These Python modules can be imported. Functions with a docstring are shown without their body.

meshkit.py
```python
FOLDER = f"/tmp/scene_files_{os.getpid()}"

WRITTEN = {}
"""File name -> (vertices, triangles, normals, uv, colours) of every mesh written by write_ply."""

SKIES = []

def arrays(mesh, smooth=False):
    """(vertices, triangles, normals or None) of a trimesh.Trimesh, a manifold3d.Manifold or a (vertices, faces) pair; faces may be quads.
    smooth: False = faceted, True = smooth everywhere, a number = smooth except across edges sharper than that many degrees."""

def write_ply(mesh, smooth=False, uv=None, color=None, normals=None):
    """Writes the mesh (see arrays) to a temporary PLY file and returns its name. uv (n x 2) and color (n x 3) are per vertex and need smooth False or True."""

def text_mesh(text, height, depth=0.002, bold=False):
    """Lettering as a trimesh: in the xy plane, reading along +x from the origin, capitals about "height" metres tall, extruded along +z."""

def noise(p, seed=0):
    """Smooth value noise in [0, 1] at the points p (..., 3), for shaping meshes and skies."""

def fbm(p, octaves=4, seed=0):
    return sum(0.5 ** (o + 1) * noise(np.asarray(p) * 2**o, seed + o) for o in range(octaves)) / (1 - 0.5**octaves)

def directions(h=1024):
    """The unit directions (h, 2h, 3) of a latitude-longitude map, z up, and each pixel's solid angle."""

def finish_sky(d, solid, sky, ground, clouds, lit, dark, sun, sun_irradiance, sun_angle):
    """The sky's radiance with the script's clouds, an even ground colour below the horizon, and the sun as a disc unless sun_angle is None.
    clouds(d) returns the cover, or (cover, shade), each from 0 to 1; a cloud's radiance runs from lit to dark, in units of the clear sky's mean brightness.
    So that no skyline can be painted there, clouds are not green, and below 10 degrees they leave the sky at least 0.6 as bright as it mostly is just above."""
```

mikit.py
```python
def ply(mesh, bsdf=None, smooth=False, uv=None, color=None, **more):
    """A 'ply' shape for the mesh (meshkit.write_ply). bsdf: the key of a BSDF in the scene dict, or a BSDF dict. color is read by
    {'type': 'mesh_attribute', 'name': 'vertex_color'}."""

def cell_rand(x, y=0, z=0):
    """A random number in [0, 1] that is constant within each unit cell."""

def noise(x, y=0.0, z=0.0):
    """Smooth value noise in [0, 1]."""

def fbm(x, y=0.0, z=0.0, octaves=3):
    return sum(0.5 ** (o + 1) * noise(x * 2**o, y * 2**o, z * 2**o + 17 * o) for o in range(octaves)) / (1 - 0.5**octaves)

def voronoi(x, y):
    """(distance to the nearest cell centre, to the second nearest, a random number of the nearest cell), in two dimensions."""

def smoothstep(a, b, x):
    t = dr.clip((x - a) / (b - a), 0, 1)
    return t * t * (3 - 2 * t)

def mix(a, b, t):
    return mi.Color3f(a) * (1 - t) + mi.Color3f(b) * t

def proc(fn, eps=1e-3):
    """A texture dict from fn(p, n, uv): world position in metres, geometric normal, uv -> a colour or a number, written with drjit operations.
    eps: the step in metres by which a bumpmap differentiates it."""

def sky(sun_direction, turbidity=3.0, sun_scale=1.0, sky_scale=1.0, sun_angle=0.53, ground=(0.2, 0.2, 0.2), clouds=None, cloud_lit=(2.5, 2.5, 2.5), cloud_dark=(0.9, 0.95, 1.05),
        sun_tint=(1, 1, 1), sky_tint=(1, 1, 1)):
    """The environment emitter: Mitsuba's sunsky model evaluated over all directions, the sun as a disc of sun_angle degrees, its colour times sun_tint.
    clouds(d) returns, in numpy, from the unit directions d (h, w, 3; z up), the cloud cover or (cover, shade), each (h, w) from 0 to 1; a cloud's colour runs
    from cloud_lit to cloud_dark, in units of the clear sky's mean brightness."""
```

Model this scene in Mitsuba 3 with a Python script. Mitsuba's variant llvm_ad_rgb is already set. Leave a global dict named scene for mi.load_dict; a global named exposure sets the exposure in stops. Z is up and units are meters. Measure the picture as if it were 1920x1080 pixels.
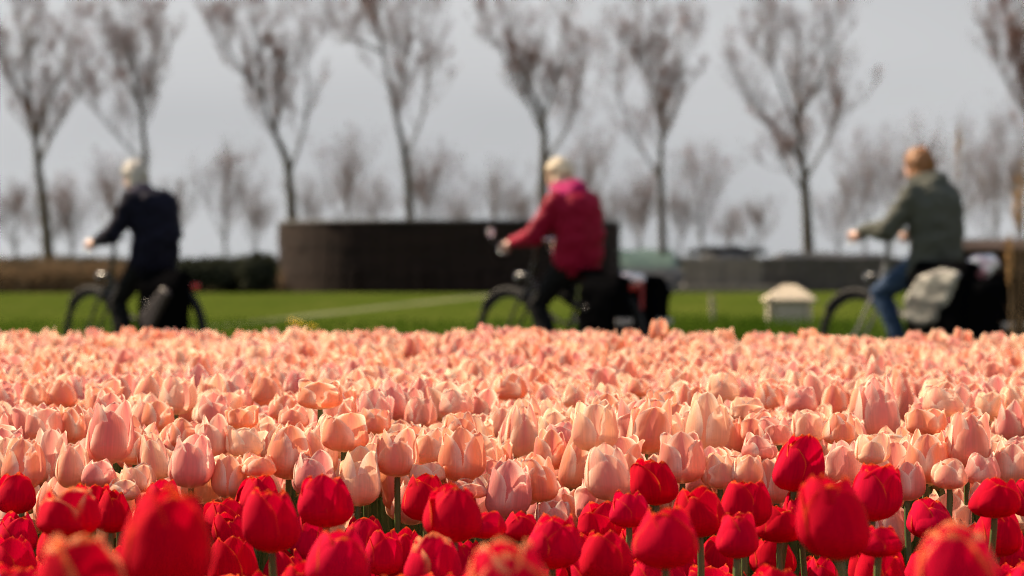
import math, random
import numpy as np, trimesh, mitsuba as mi, drjit as dr
import manifold3d as m3
from scipy.spatial import cKDTree
import mikit, meshkit
from mikit import noise, fbm, smoothstep, mix, cell_rand

T = mi.ScalarTransform4f
scene, labels = {}, {}
RNG = np.random.default_rng(11)
rnd = random.Random(5)

# ------------------------------------------------------------------ camera, sky, exposure
FPX, HOR, EYE = 7200.0, 500.0, 0.72        # focal length in photo pixels, horizon row, eye height over the bed soil
GROUND = -0.16                             # field and path lie a little lower than the tulip bed
PITCH = (540.0 - HOR) / FPX
scene['camera'] = {
    'type': 'thinlens', 'fov': math.degrees(2 * math.atan(960 / FPX)), 'aperture_radius': 0.0064, 'focus_distance': 4.45,
    'near_clip': 0.1, 'far_clip': 20000.0,
    'to_world': T().look_at(origin=[0, 0, EYE], target=[0, math.cos(PITCH), EYE - math.sin(PITCH)], up=[0, 0, 1])}
SUN = np.array([-0.66, 0.42, 0.72])


def clouds(d):
    p = d * np.array([5.0, 5.0, 13.0])
    n = meshkit.fbm(p + 5.0, 4, 3)
    up = np.clip((d[..., 2] - 0.42) / 0.35, 0, 1)              # a grey bank low down, breaking up overhead where the sun comes through
    gaps = np.clip((meshkit.fbm(d * 4.0 + 11.0, 4, 8) - 0.42) * 6, 0, 1)
    return 1 - up * gaps, np.clip((n - 0.25) * 1.7, 0, 1)


scene['sky'] = mikit.sky(SUN, turbidity=3, sun_scale=1.0, sun_angle=1.0, clouds=clouds, cloud_lit=(1.00, 1.01, 1.025), cloud_dark=(0.66, 0.68, 0.71), sun_tint=(1.0, 0.985, 0.96), ground=(0.12, 0.13, 0.07))
exposure = 2.95


# ------------------------------------------------------------------ helpers
def world(px, py, d):
    return np.array([(px - 960.0) / FPX * d, d, EYE - (py - HOR) / FPX * d])


def pixel(p):
    p = np.asarray(p, float)
    return 960 + p[..., 0] * FPX / p[..., 1], HOR + (EYE - p[..., 2]) * FPX / p[..., 1]


used = {}


def numbered(name):
    n = used.get(name, -1) + 1
    used[name] = n
    return name if n == 0 else f'{name}_{n:03d}'


def thing(name, label=None, cat=None, group=None, kind=None):
    key = numbered(name)
    e = {}
    if label: e['label'] = label
    if cat: e['category'] = cat
    if group: e['group'] = group
    if kind: e['kind'] = kind
    labels[key] = e
    return key


def part(parent, name, mesh, bsdf, smooth=40, label=None, kind=None, uv=None, to_world=None):
    key = numbered(f'{parent}__{name}') if parent else name
    scene[key] = mikit.ply(mesh, bsdf, smooth=smooth, uv=uv)
    if to_world is not None:
        scene[key]['to_world'] = to_world
    if label or kind:
        labels[key] = {k: v for k, v in (('label', label), ('kind', kind)) if v}
    return key


def whole(key, mesh, bsdf, smooth=40, uv=None):
    scene[key] = mikit.ply(mesh, bsdf, smooth=smooth, uv=uv)


def rgb(*c):
    return {'type': 'rgb', 'value': list(c)}


def mat(key, col, rough=0.6, metallic=0.0, spec=0.4, **more):
    base = col if isinstance(col, dict) else rgb(*col)
    scene[key] = {'type': 'twosided', 'bsdf': {'type': 'principled', 'base_color': base, 'roughness': rough, 'metallic': metallic, 'specular': spec, **more}}
    return key


def cat_mesh(ms):
    v, f, o = [], [], 0
    for m in ms:
        a, b = (np.asarray(m.vertices), np.asarray(m.faces)) if hasattr(m, 'vertices') else (np.asarray(m[0]), np.asarray(m[1]))
        v.append(a); f.append(b + o); o += len(a)
    return np.vstack(v), np.vstack(f)


def tube(pts, radii, sides=8, caps=True):
    p = np.asarray(pts, float)
    r = np.broadcast_to(np.asarray(radii, float), (len(p),))
    t = np.gradient(p, axis=0)
    t /= np.linalg.norm(t, axis=1, keepdims=True) + 1e-12
    ref = np.array([0.31, 0.17, 0.93]) if abs(t[0] @ [0.31, 0.17, 0.93]) < 0.95 else np.array([1.0, 0, 0])
    a = np.cross(t, ref); a /= np.linalg.norm(a, axis=1, keepdims=True) + 1e-12
    b = np.cross(t, a)
    ang = np.arange(sides) * 2 * np.pi / sides
    v = p[:, None] + r[:, None, None] * (np.cos(ang)[None, :, None] * a[:, None] + np.sin(ang)[None, :, None] * b[:, None])
    i, j = np.meshgrid(np.arange(len(p) - 1), np.arange(sides), indexing='ij')
    q = np.stack([i * sides + j, i * sides + (j + 1) % sides, (i + 1) * sides + (j + 1) % sides, (i + 1) * sides + j], -1).reshape(-1, 4)
    f = np.vstack([q[:, [0, 2, 1]], q[:, [0, 3, 2]]])
    v = v.reshape(-1, 3)
    if caps:
        n = len(v)
        v = np.vstack([v, p[:1], p[-1:]])
        k = np.arange(sides)
        f = np.vstack([f, np.stack([np.full(sides, n), k, (k + 1) % sides], 1), np.stack([np.full(sides, n + 1), (k + 1) % sides + n - sides, k + n - sides], 1)])
    return v, f


def curve(pts, n=24):
    """Catmull-Rom through the points."""
    p = np.asarray(pts, float)
    q = np.vstack([2 * p[0] - p[1], p, 2 * p[-1] - p[-2]])
    out = []
    per = max(2, n // (len(p) - 1))
    for i in range(1, len(q) - 2):
        t = np.linspace(0, 1, per, endpoint=False)[:, None]
        a, b, c, d = q[i - 1], q[i], q[i + 1], q[i + 2]
        out.append(0.5 * ((2 * b) + (c - a) * t + (2 * a - 5 * b + 4 * c - d) * t ** 2 + (3 * b - a - 3 * c + d) * t ** 3))
    return np.vstack(out + [p[-1:]])


def box(cx, cy, cz, sx, sy, sz, bev=0.0):
    if bev <= 0:
        m = trimesh.creation.box((sx, sy, sz)); m.apply_translation((cx, cy, cz))
        return np.array(m.vertices), np.array(m.faces)
    return mverts(rbox((cx, cy, cz), (sx, sy, sz), bev))


def rbox(c, s, r, seg=12):
    b = []
    for i in (-1, 1):
        for j in (-1, 1):
            for k in (-1, 1):
                b.append(m3.Manifold.sphere(r, seg).translate((c[0] + i * (s[0] / 2 - r), c[1] + j * (s[1] / 2 - r), c[2] + k * (s[2] / 2 - r))))
    return m3.Manifold.batch_hull(b)


def mverts(m):
    g = m.to_mesh()
    return np.array(g.vert_properties[:, :3], float), np.array(g.tri_verts, int)


def sph(p, r, seg=16):
    return m3.Manifold.sphere(float(r), seg).translate(tuple(float(x) for x in p))


def chain(joints, seg=16):
    """A limb: hulls between successive (point, radius)."""
    return [m3.Manifold.batch_hull([sph(p, r, seg), sph(q, s, seg)]) for (p, r), (q, s) in zip(joints[:-1], joints[1:])]


def blend(solids, length=0.03, rounds=14, crease=0.0, seed=0):
    m = m3.Manifold.batch_boolean(solids, m3.OpType.Add).refine_to_length(length)
    v, f = mverts(m)
    t = trimesh.Trimesh(v, f, process=True)
    trimesh.smoothing.filter_taubin(t, lamb=0.5, nu=0.53, iterations=rounds)
    v, f = np.array(t.vertices), np.array(t.faces)
    if crease:
        n = meshkit.fbm(v * np.array([11.0, 11.0, 17.0]) + seed, 3, seed) - 0.5
        v = v + np.array(t.vertex_normals) * (n * 2 * crease)[:, None]
    return v, f


def put(m, M):
    v, f = (m.vertices, m.faces) if hasattr(m, 'vertices') else m
    return np.asarray(v) @ M[:3, :3].T + M[:3, 3], f


# ------------------------------------------------------------------ materials
def petal_peach(p, n, uv):
    k, m = dr.floor(uv.x), dr.floor(uv.y)
    u, v = uv.x - k, uv.y - m
    a, b, c = cell_rand(k, 3, 1), cell_rand(k, 7, 2), cell_rand(k, 5, 9)
    w = dr.abs(u - 0.5) * 2
    vein = fbm(u * 38 + k * 3.1, v * 2.2, k + m * 5, 2)
    wob = noise(u * 6 + k, v * 5, m)
    col = mix(mix((0.82, 0.35, 0.20), (0.90, 0.61, 0.41), smoothstep(0.25, 0.88, a)), (0.76, 0.32, 0.30), smoothstep(0.45, 1.0, b) * 0.85)
    flame = dr.exp(-dr.square(w / (0.16 + 0.20 * (1 - v) + 0.10 * wob))) * smoothstep(0.10, 0.45, v) * (0.25 + 0.55 * c + 0.25 * smoothstep(0.7, 1.0, v))
    col = mix(col, (0.68, 0.17, 0.19), flame * (0.55 + 0.4 * vein))
    edge = smoothstep(0.42, 1.0, w + 0.16 * (wob - 0.5)) * smoothstep(0.2, 0.55, v)
    col = mix(col, (0.93, 0.82, 0.66), edge * 0.9)
    base = 1 - smoothstep(0.02, 0.24, v + 0.05 * vein)
    col = mix(col, (0.72, 0.62, 0.34), base * 0.7)
    spots = smoothstep(0.80, 0.90, noise(u * 9 + k * 1.7, v * 11, k))
    col = mix(col, (0.70, 0.40, 0.30), spots * 0.25)
    return col * (0.86 + 0.22 * vein)


def petal_red(p, n, uv):
    k, m = dr.floor(uv.x), dr.floor(uv.y)
    u, v = uv.x - k, uv.y - m
    a, c = cell_rand(k, 3, 1), cell_rand(k, 5, 9)
    w = dr.abs(u - 0.5) * 2
    vein = fbm(u * 44 + k * 3.1, v * 2.2, k + m * 5, 2)
    wob = noise(u * 7 + k, v * 6, m)
    col = mix((0.58, 0.0010, 0.020), (0.66, 0.002, 0.046), a)
    e = dr.maximum(w, smoothstep(0.80, 1.0, v))
    edge = smoothstep(0.93, 0.99, e + 0.05 * (wob - 0.5)) * smoothstep(0.3, 0.6, v)
    col = mix(col, (0.90, 0.24, 0.03), edge * (0.5 + 0.4 * c))
    wide = smoothstep(11000.0, 11500.0, k)                    # a few of the near flowers have broad pale rims
    col = mix(col, mix((0.90, 0.25, 0.04), (0.95, 0.62, 0.34), wob), smoothstep(0.66, 0.97, e + 0.10 * (wob - 0.5)) * smoothstep(0.45, 0.85, v) * wide * 0.9)
    soft = smoothstep(0.62, 1.0, e) * smoothstep(0.4, 0.8, v)
    col = mix(col, (0.74, 0.022, 0.014), soft * 0.30)
    base = 1 - smoothstep(0.0, 0.13, v)
    col = mix(col, (0.45, 0.26, 0.06), base * 0.6)
    return col * (0.80 + 0.32 * vein)


scene['mat_peach_petal'] = {'type': 'principledthin', 'base_color': mikit.proc(petal_peach), 'roughness': 0.45, 'diff_trans': 0.80, 'eta': 1.6, 'sheen': 0.35, 'sheen_tint': 0.0}
scene['mat_red_petal'] = {'type': 'principledthin', 'base_color': mikit.proc(petal_red), 'roughness': 0.38, 'diff_trans': 0.66, 'eta': 1.7, 'sheen': 0.5, 'sheen_tint': 0.4}


def leaf_col(p, n, uv):
    s = fbm(uv.x * 26, uv.y * 3, p.x * 9, 2)
    return mix((0.045, 0.10, 0.022), (0.10, 0.19, 0.045), s) * (0.75 + 0.5 * noise(p.x * 14, p.y * 14, p.z * 6))


scene['mat_leaf'] = {'type': 'principledthin', 'base_color': mikit.proc(leaf_col), 'roughness': 0.45, 'diff_trans': 0.8, 'eta': 1.4}


def stem_col(p, n, uv):
    return mix((0.055, 0.095, 0.024), (0.10, 0.15, 0.04), noise(p.x * 60, p.y * 60, p.z * 14)) * (0.8 + 0.3 * noise(p.x * 5, p.y * 5, 3))


mat('mat_stem', mikit.proc(stem_col), 0.5)
mat('mat_soil', mikit.proc(lambda p, n, uv: mix((0.05, 0.036, 0.024), (0.12, 0.09, 0.06), fbm(p.x * 30, p.y * 30, p.z * 30, 4))), 0.95, spec=0.1)


def field_col(p, n, uv):
    a = fbm(p.x * 0.35, p.y * 0.10, 1.0, 4)
    b = fbm(p.x * 1.6, p.y * 0.35, 4.0, 3)
    rows = 0.5 + 0.5 * dr.sin(p.x * 1.9 - p.y * 0.16 + 3 * noise(p.x * 0.2, p.y * 0.05))
    c = mix((0.028, 0.044, 0.0062), (0.047, 0.061, 0.0095), a * 0.75 + 0.25 * rows)
    return mix(c, (0.085, 0.085, 0.022), smoothstep(0.60, 0.85, b) * 0.5)


mat('mat_field', mikit.proc(field_col), 0.95, spec=0.0)
mat('mat_track', mikit.proc(lambda p, n, uv: mix((0.060, 0.070, 0.028), (0.11, 0.11, 0.058), fbm(p.x * 2.0, p.y * 0.5, 0.0, 3))), 0.95, spec=0.1)
mat('mat_asphalt', mikit.proc(lambda p, n, uv: mix((0.045, 0.045, 0.046), (0.09, 0.088, 0.085), fbm(p.x * 14, p.y * 14, 0.0, 4))), 0.9, spec=0.2)
mat('mat_paint', (0.7, 0.7, 0.68), 0.7)
scene['mat_grass'] = {'type': 'principledthin', 'base_color': mikit.proc(lambda p, n, uv: mix((0.035, 0.075, 0.006), (0.08, 0.125, 0.014), noise(p.x * 2.3, p.y * 2.3, p.z * 5))), 'roughness': 0.6, 'diff_trans': 0.7}
scene['mat_reed'] = {'type': 'principledthin', 'base_color': mikit.proc(lambda p, n, uv: mix((0.12, 0.082, 0.05), (0.24, 0.165, 0.10), noise(p.x * 6, p.y * 6, p.z * 3))), 'roughness': 0.7, 'diff_trans': 0.5}
mat('mat_plume', mikit.proc(lambda p, n, uv: mix((0.30, 0.17, 0.075), (0.48, 0.30, 0.14), noise(p.x * 30, p.y * 30, p.z * 12))), 0.9, spec=0.1)
mat('mat_bark', mikit.proc(lambda p, n, uv: mix((0.050, 0.043, 0.032), (0.14, 0.12, 0.088), fbm(p.x * 7, p.y * 7, p.z * 2.2, 3))), 0.9, spec=0.1)
mat('mat_twig', mikit.proc(lambda p, n, uv: mix((0.105, 0.066, 0.046), (0.19, 0.125, 0.088), noise(p.x * 2, p.y * 2, p.z * 2))), 0.9, spec=0.1)
mat('mat_bud', mikit.proc(lambda p, n, uv: mix((0.15, 0.055, 0.036), (0.25, 0.105, 0.068), noise(p.x * 1.7, p.y * 1.7, p.z * 1.7))), 0.9, spec=0.1)
scene['mat_bush'] = {'type': 'principledthin', 'base_color': mikit.proc(lambda p, n, uv: mix((0.026, 0.030, 0.022), (0.060, 0.064, 0.044), noise(p.x * 1.5, p.y * 1.5, p.z * 1.5))), 'roughness': 0.7, 'diff_trans': 0.4}
mat('mat_tank', mikit.proc(lambda p, n, uv: mix((0.007, 0.0045, 0.004), (0.028, 0.015, 0.012), fbm(p.x * 1.3 + 3, p.y * 1.3, p.z * 5.0, 4))), 0.85, spec=0.2)
mat('mat_tank_rim', (0.03, 0.03, 0.03), 0.7)
mat('mat_concrete', mikit.proc(lambda p, n, uv: mix((0.12, 0.105, 0.088), (0.24, 0.215, 0.18), fbm(p.x * 0.9, p.y * 0.9, p.z * 4, 4))), 0.9, spec=0.15)
mat('mat_concrete_dark', mikit.proc(lambda p, n, uv: mix((0.050, 0.044, 0.039), (0.12, 0.105, 0.092), fbm(p.x * 0.9, p.y * 0.9, p.z * 4, 4))), 0.9, spec=0.15)
mat('mat_black_sheet', (0.018, 0.019, 0.021), 0.55)
mat('mat_teal_sheet', mikit.proc(lambda p, n, uv: mix((0.022, 0.050, 0.045), (0.048, 0.094, 0.082), fbm(p.x * 0.8, p.y * 0.8, p.z * 2, 3))), 0.6)
mat('mat_brick_shed', mikit.proc(lambda p, n, uv: mix((0.02, 0.013, 0.011), (0.045, 0.028, 0.024), fbm(p.x * 3, p.y * 3, p.z * 9, 3))), 0.9, spec=0.1)
mat('mat_shed_roof', mikit.proc(lambda p, n, uv: mix((0.022, 0.015, 0.013), (0.045, 0.031, 0.027), fbm(p.x * 2, p.y * 2, p.z * 6, 3))), 0.9, spec=0.1)
mat('mat_box_side', mikit.proc(lambda p, n, uv: mix((0.30, 0.27, 0.235), (0.44, 0.40, 0.35), fbm(p.x * 6, p.y * 6, p.z * 3, 4))), 0.85)
mat('mat_box_lid', mikit.proc(lambda p, n, uv: mix((0.46, 0.38, 0.28), (0.60, 0.51, 0.39), fbm(p.x * 8, p.y * 8, p.z * 8, 3))), 0.8)
mat('mat_wood', mikit.proc(lambda p, n, uv: mix((0.20, 0.17, 0.12), (0.38, 0.33, 0.25), fbm(p.x * 20, p.y * 20, p.z * 4, 3))), 0.9)
mat('mat_yellow', (0.75, 0.50, 0.02), 0.6)
mat('mat_skin', mikit.proc(lambda p, n, uv: mix((0.60, 0.33, 0.25), (0.68, 0.41, 0.32), noise(p.x * 30, p.y * 30, p.z * 30))), 0.5)
mat('mat_eye', (0.03, 0.025, 0.02), 0.2)
mat('mat_lip', (0.42, 0.16, 0.14), 0.45)
mat('mat_hair_grey', mikit.proc(lambda p, n, uv: mix((0.30, 0.27, 0.24), (0.58, 0.54, 0.49), noise(p.x * 90, p.y * 90, p.z * 25))), 0.6)
mat('mat_hair_blond', mikit.proc(lambda p, n, uv: mix((0.36, 0.28, 0.19), (0.74, 0.62, 0.46), noise(p.x * 90, p.y * 90, p.z * 25))), 0.6)
mat('mat_hair_ginger', mikit.proc(lambda p, n, uv: mix((0.15, 0.055, 0.018), (0.34, 0.145, 0.050), noise(p.x * 90, p.y * 90, p.z * 25))), 0.6)


def cloth(key, a, b, rough=0.8, sheen=0.0):
    mat(key, mikit.proc(lambda p, n, uv, a=a, b=b: mix(a, b, fbm(p.x * 9, p.y * 9, p.z * 9, 3))), rough, sheen=sheen, spec=0.08)


cloth('mat_navy', (0.005, 0.005, 0.011), (0.011, 0.011, 0.024))
cloth('mat_collar', (0.06, 0.045, 0.085), (0.10, 0.08, 0.13))
cloth('mat_black_cloth', (0.005, 0.005, 0.006), (0.011, 0.011, 0.012))
cloth('mat_magenta', (0.19, 0.003, 0.018), (0.28, 0.006, 0.034), 0.6)
cloth('mat_hood_pink', (0.30, 0.006, 0.075), (0.40, 0.014, 0.125), 0.6)
cloth('mat_sage', (0.052, 0.056, 0.048), (0.094, 0.099, 0.086), 0.7)
cloth('mat_jeans', (0.018, 0.035, 0.075), (0.04, 0.07, 0.13))
mat('mat_shoe_white', (0.55, 0.53, 0.5), 0.6)
mat('mat_shoe_dark', (0.03, 0.028, 0.026), 0.6)
mat('mat_rubber', (0.016, 0.016, 0.017), 0.8, spec=0.2)
mat('mat_frame_black', (0.012, 0.012, 0.014), 0.3, clearcoat=0.6)
mat('mat_frame_silver', (0.42, 0.40, 0.41), 0.35, 0.6)
mat('mat_steel', (0.62, 0.62, 0.64), 0.25, 1.0)
mat('mat_chrome', (0.85, 0.85, 0.86), 0.08, 1.0)
mat('mat_lamp_glass', (0.75, 0.77, 0.8), 0.15, clearcoat=1.0)
mat('mat_red_reflector', (0.5, 0.02, 0.02), 0.3)
mat('mat_bag_black', (0.0025, 0.0025, 0.003), 0.9, spec=0.0)
mat('mat_bag_mauve', mikit.proc(lambda p, n, uv: mix((0.010, 0.007, 0.009), (0.034, 0.023, 0.028), fbm(p.x * 7, p.y * 7, p.z * 7, 3))), 0.5)
mat('mat_strip', (0.30, 0.27, 0.26), 0.4)
mat('mat_strap_red', (0.24, 0.022, 0.025), 0.7)


def checker(p, n, uv):
    q = fbm(p.x * 11, p.y * 11, p.z * 16, 3)
    return mix((0.09, 0.087, 0.083), (0.33, 0.32, 0.29), smoothstep(0.40, 0.62, q))


mat('mat_bag_pattern', mikit.proc(checker), 0.6)
mat('mat_plastic_pink', mikit.proc(lambda p, n, uv: mix((0.78, 0.76, 0.78), (0.62, 0.24, 0.33), smoothstep(0.5, 0.62, fbm(p.x * 8, p.y * 8, p.z * 8, 2)))), 0.4)

# ------------------------------------------------------------------ ground
def sheet(x0, x1, y0, y1, z, nx=2, ny=2):
    x, y = np.meshgrid(np.linspace(x0, x1, nx), np.linspace(y0, y1, ny), indexing='ij')
    v = np.stack([x, y, np.full_like(x, z)], -1).reshape(-1, 3)
    i, j = np.meshgrid(np.arange(nx - 1), np.arange(ny - 1), indexing='ij')
    a = i * ny + j
    q = np.stack([a, a + ny, a + ny + 1, a + 1], -1).reshape(-1, 4)
    return v, np.vstack([q[:, [0, 1, 2]], q[:, [0, 2, 3]]])


whole('ground', sheet(-5000, 5000, -600, 9000, GROUND), 'mat_field', False)
labels['ground'] = {'kind': 'structure', 'label': 'flat bright green grass field behind the riders'}
# the raised tulip bed: a ridge of soil, bumpy on top
bx, by = np.linspace(-4.5, 4.5, 91), np.linspace(0.7, 10.15, 96)
X, Y = np.meshgrid(bx, by, indexing='ij')
edge = np.minimum(np.minimum(X + 4.5, 4.5 - X) / 0.3, np.minimum(Y - 0.7, 10.15 - Y) / 0.3).clip(0, 1)
Z = GROUND - 0.03 + (0.15 + 0.04 * meshkit.fbm(np.stack([X * 9, Y * 9, X * 0], -1), 3)) * edge ** 0.6 + 0.02
v = np.stack([X, Y, Z], -1).reshape(-1, 3)
i, j = np.meshgrid(np.arange(90), np.arange(95), indexing='ij')
a = i * 96 + j
q = np.stack([a, a + 96, a + 97, a + 1], -1).reshape(-1, 4)
whole('tulip_bed', (v, np.vstack([q[:, [0, 1, 2]], q[:, [0, 2, 3]]])), 'mat_soil', True)
labels['tulip_bed'] = {'kind': 'structure', 'label': 'bed of dark soil under the tulips'}


def ribbon(pts, half, z):
    p = curve(np.c_[np.asarray(pts, float), np.zeros(len(pts))], 60)[:, :2]
    t = np.gradient(p, axis=0); t /= np.linalg.norm(t, axis=1, keepdims=True)
    nrm = np.stack([t[:, 1], -t[:, 0]], 1)
    half = np.interp(np.linspace(0, 1, len(p)), np.linspace(0, 1, len(np.atleast_1d(half))), np.atleast_1d(half))[:, None]
    a, b = p + nrm * half, p - nrm * half
    v = np.vstack([np.c_[a, np.full(len(a), z)], np.c_[b, np.full(len(b), z)]])
    n = len(p)
    k = np.arange(n - 1)
    return v, np.vstack([np.stack([k, k + 1, k + n], 1), np.stack([k + 1, k + n + 1, k + n], 1)])


CYC = [(30, 12.0), (14, 20.0), (5.5, 24.9), (2.8, 27.0), (0.3, 28.8), (-2.6, 30.6), (-8, 34.2), (-30, 49)]
whole('cycle_path', ribbon(CYC, 1.1, GROUND + 0.004), 'mat_asphalt', False)
labels['cycle_path'] = {'kind': 'structure', 'label': 'asphalt cycle path the three riders travel on'}
w = lambda x, y: world(x, y, FPX * (EYE - GROUND) / (y - HOR))[:2]
whole('track', ribbon([w(250, 628), w(420, 610), w(700, 578), w(950, 550), w(975, 546)], [0.16, 0.2, 0.26, 0.32, 0.32], GROUND + 0.004), 'mat_track', False)
labels['track'] = {'kind': 'structure', 'label': 'pale worn track running diagonally across the grass field'}

# ------------------------------------------------------------------ far buildings
def tank():
    d = 135.0
    s = d / FPX
    cx, R = (842 - 960) * s, 318 * s
    cy, top, n = d + 0.0, EYE + 80 * s, 60
    key = thing('manure_tank', 'low round dark brown slurry tank behind the middle rider', 'tank')
    levels = [GROUND, GROUND + 0.55, GROUND + 0.55 + (top - GROUND - 0.55) * 0.5, top]
    for lv in range(3):
        for k in range(n):
            a0, a1 = (2 * math.pi * (k + e) / n for e in (0.012, 0.988))
            mid = (a0 + a1) / 2
            if math.sin(mid) > 0.25: continue
            out = 0.018 * ((k * 7 + lv * 3) % 4) + (0.05 if lv == 0 else 0.0)
            ring = []
            for z in (levels[lv] + 0.012, levels[lv + 1] - 0.012):
                for rr in (R + out, R + out - 0.09):
                    for aa in (a0, mid, a1):
                        ring.append((cx + rr * math.cos(aa), cy + rr * math.sin(aa), z))
            f = []
            for b in (0, 1):
                f += [(b, b + 1, b + 7), (b, b + 7, b + 6), (b + 3, b + 10, b + 4), (b + 3, b + 9, b + 10), (b, b + 4, b + 1), (b, b + 3, b + 4), (b + 6, b + 7, b + 10), (b + 6, b + 10, b + 9)]
            f += [(0, 6, 9), (0, 9, 3), (2, 5, 11), (2, 11, 8)]
            part(key, 'panel', (np.array(ring), np.array(f)), 'mat_tank', False)
    inner = np.array([(cx + (R - 0.12) * math.cos(t), cy + (R - 0.12) * math.sin(t)) for t in np.linspace(0, 2 * math.pi, 73)])
    v = np.vstack([np.c_[inner, np.full(73, GROUND)], np.c_[inner, np.full(73, top - 0.05)]])
    k = np.arange(72)
    part(key, 'wall', (v, np.vstack([np.stack([k, k + 1, k + 73], 1), np.stack([k + 1, k + 74, k + 73], 1)])), 'mat_tank_rim', True)
    ang = np.linspace(0, 2 * math.pi, 97)
    part(key, 'rim', tube(np.c_[cx + R * np.cos(ang), cy + R * np.sin(ang), np.full(97, top + 0.02)], 0.07, 6), 'mat_tank_rim', 60)
    for px in (675, 790, 835, 915):
        x = (px - 960) * s
        y = cy - math.sqrt(max(0.1, R * R - (x - cx) ** 2)) - 0.22
        part(key, 'post', rb(x, y, GROUND + 0.42, 0.32, 0.16, 0.84, 0.03), 'mat_tank', 30)


def rb(x, y, z, sx, sy, sz, r): return mverts(rbox((x, y, z), (sx, sy, sz), r, 8))


tank()


def heap(px0, px1, top, d, depth, seed, sag=0.35, lumps=0.10, base=GROUND):
    """A sheet drawn over a long heap: humped, rippled, closed down to the ground."""
    s = d / FPX
    x0, x1, h = (px0 - 960) * s, (px1 - 960) * s, EYE + (HOR - top) * s - base
    u, t = np.meshgrid(np.linspace(0, 1, 60), np.linspace(0, 1, 20), indexing='ij')
    prof = np.sin(np.pi * np.clip(t, 0, 1)) ** 0.45
    ends = np.clip(np.minimum(u, 1 - u) / sag, 0, 1)
    ends = 1 - (1 - ends) ** 2.2
    P = np.stack([x0 + (x1 - x0) * u, d + depth * t, 0 * u], -1)
    n = meshkit.fbm(P * np.array([0.8, 1.2, 1.0]) + seed, 4, seed) - 0.5
    P[..., 2] = base + h * prof * (0.12 + 0.88 * ends) * (1 + lumps * 2 * n)
    i, j = np.meshgrid(np.arange(59), np.arange(19), indexing='ij')
    a = i * 20 + j
    q = np.stack([a, a + 20, a + 21, a + 1], -1).reshape(-1, 4)
    return P.reshape(-1, 3), np.vstack([q[:, [0, 1, 2]], q[:, [0, 2, 3]]])


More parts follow.
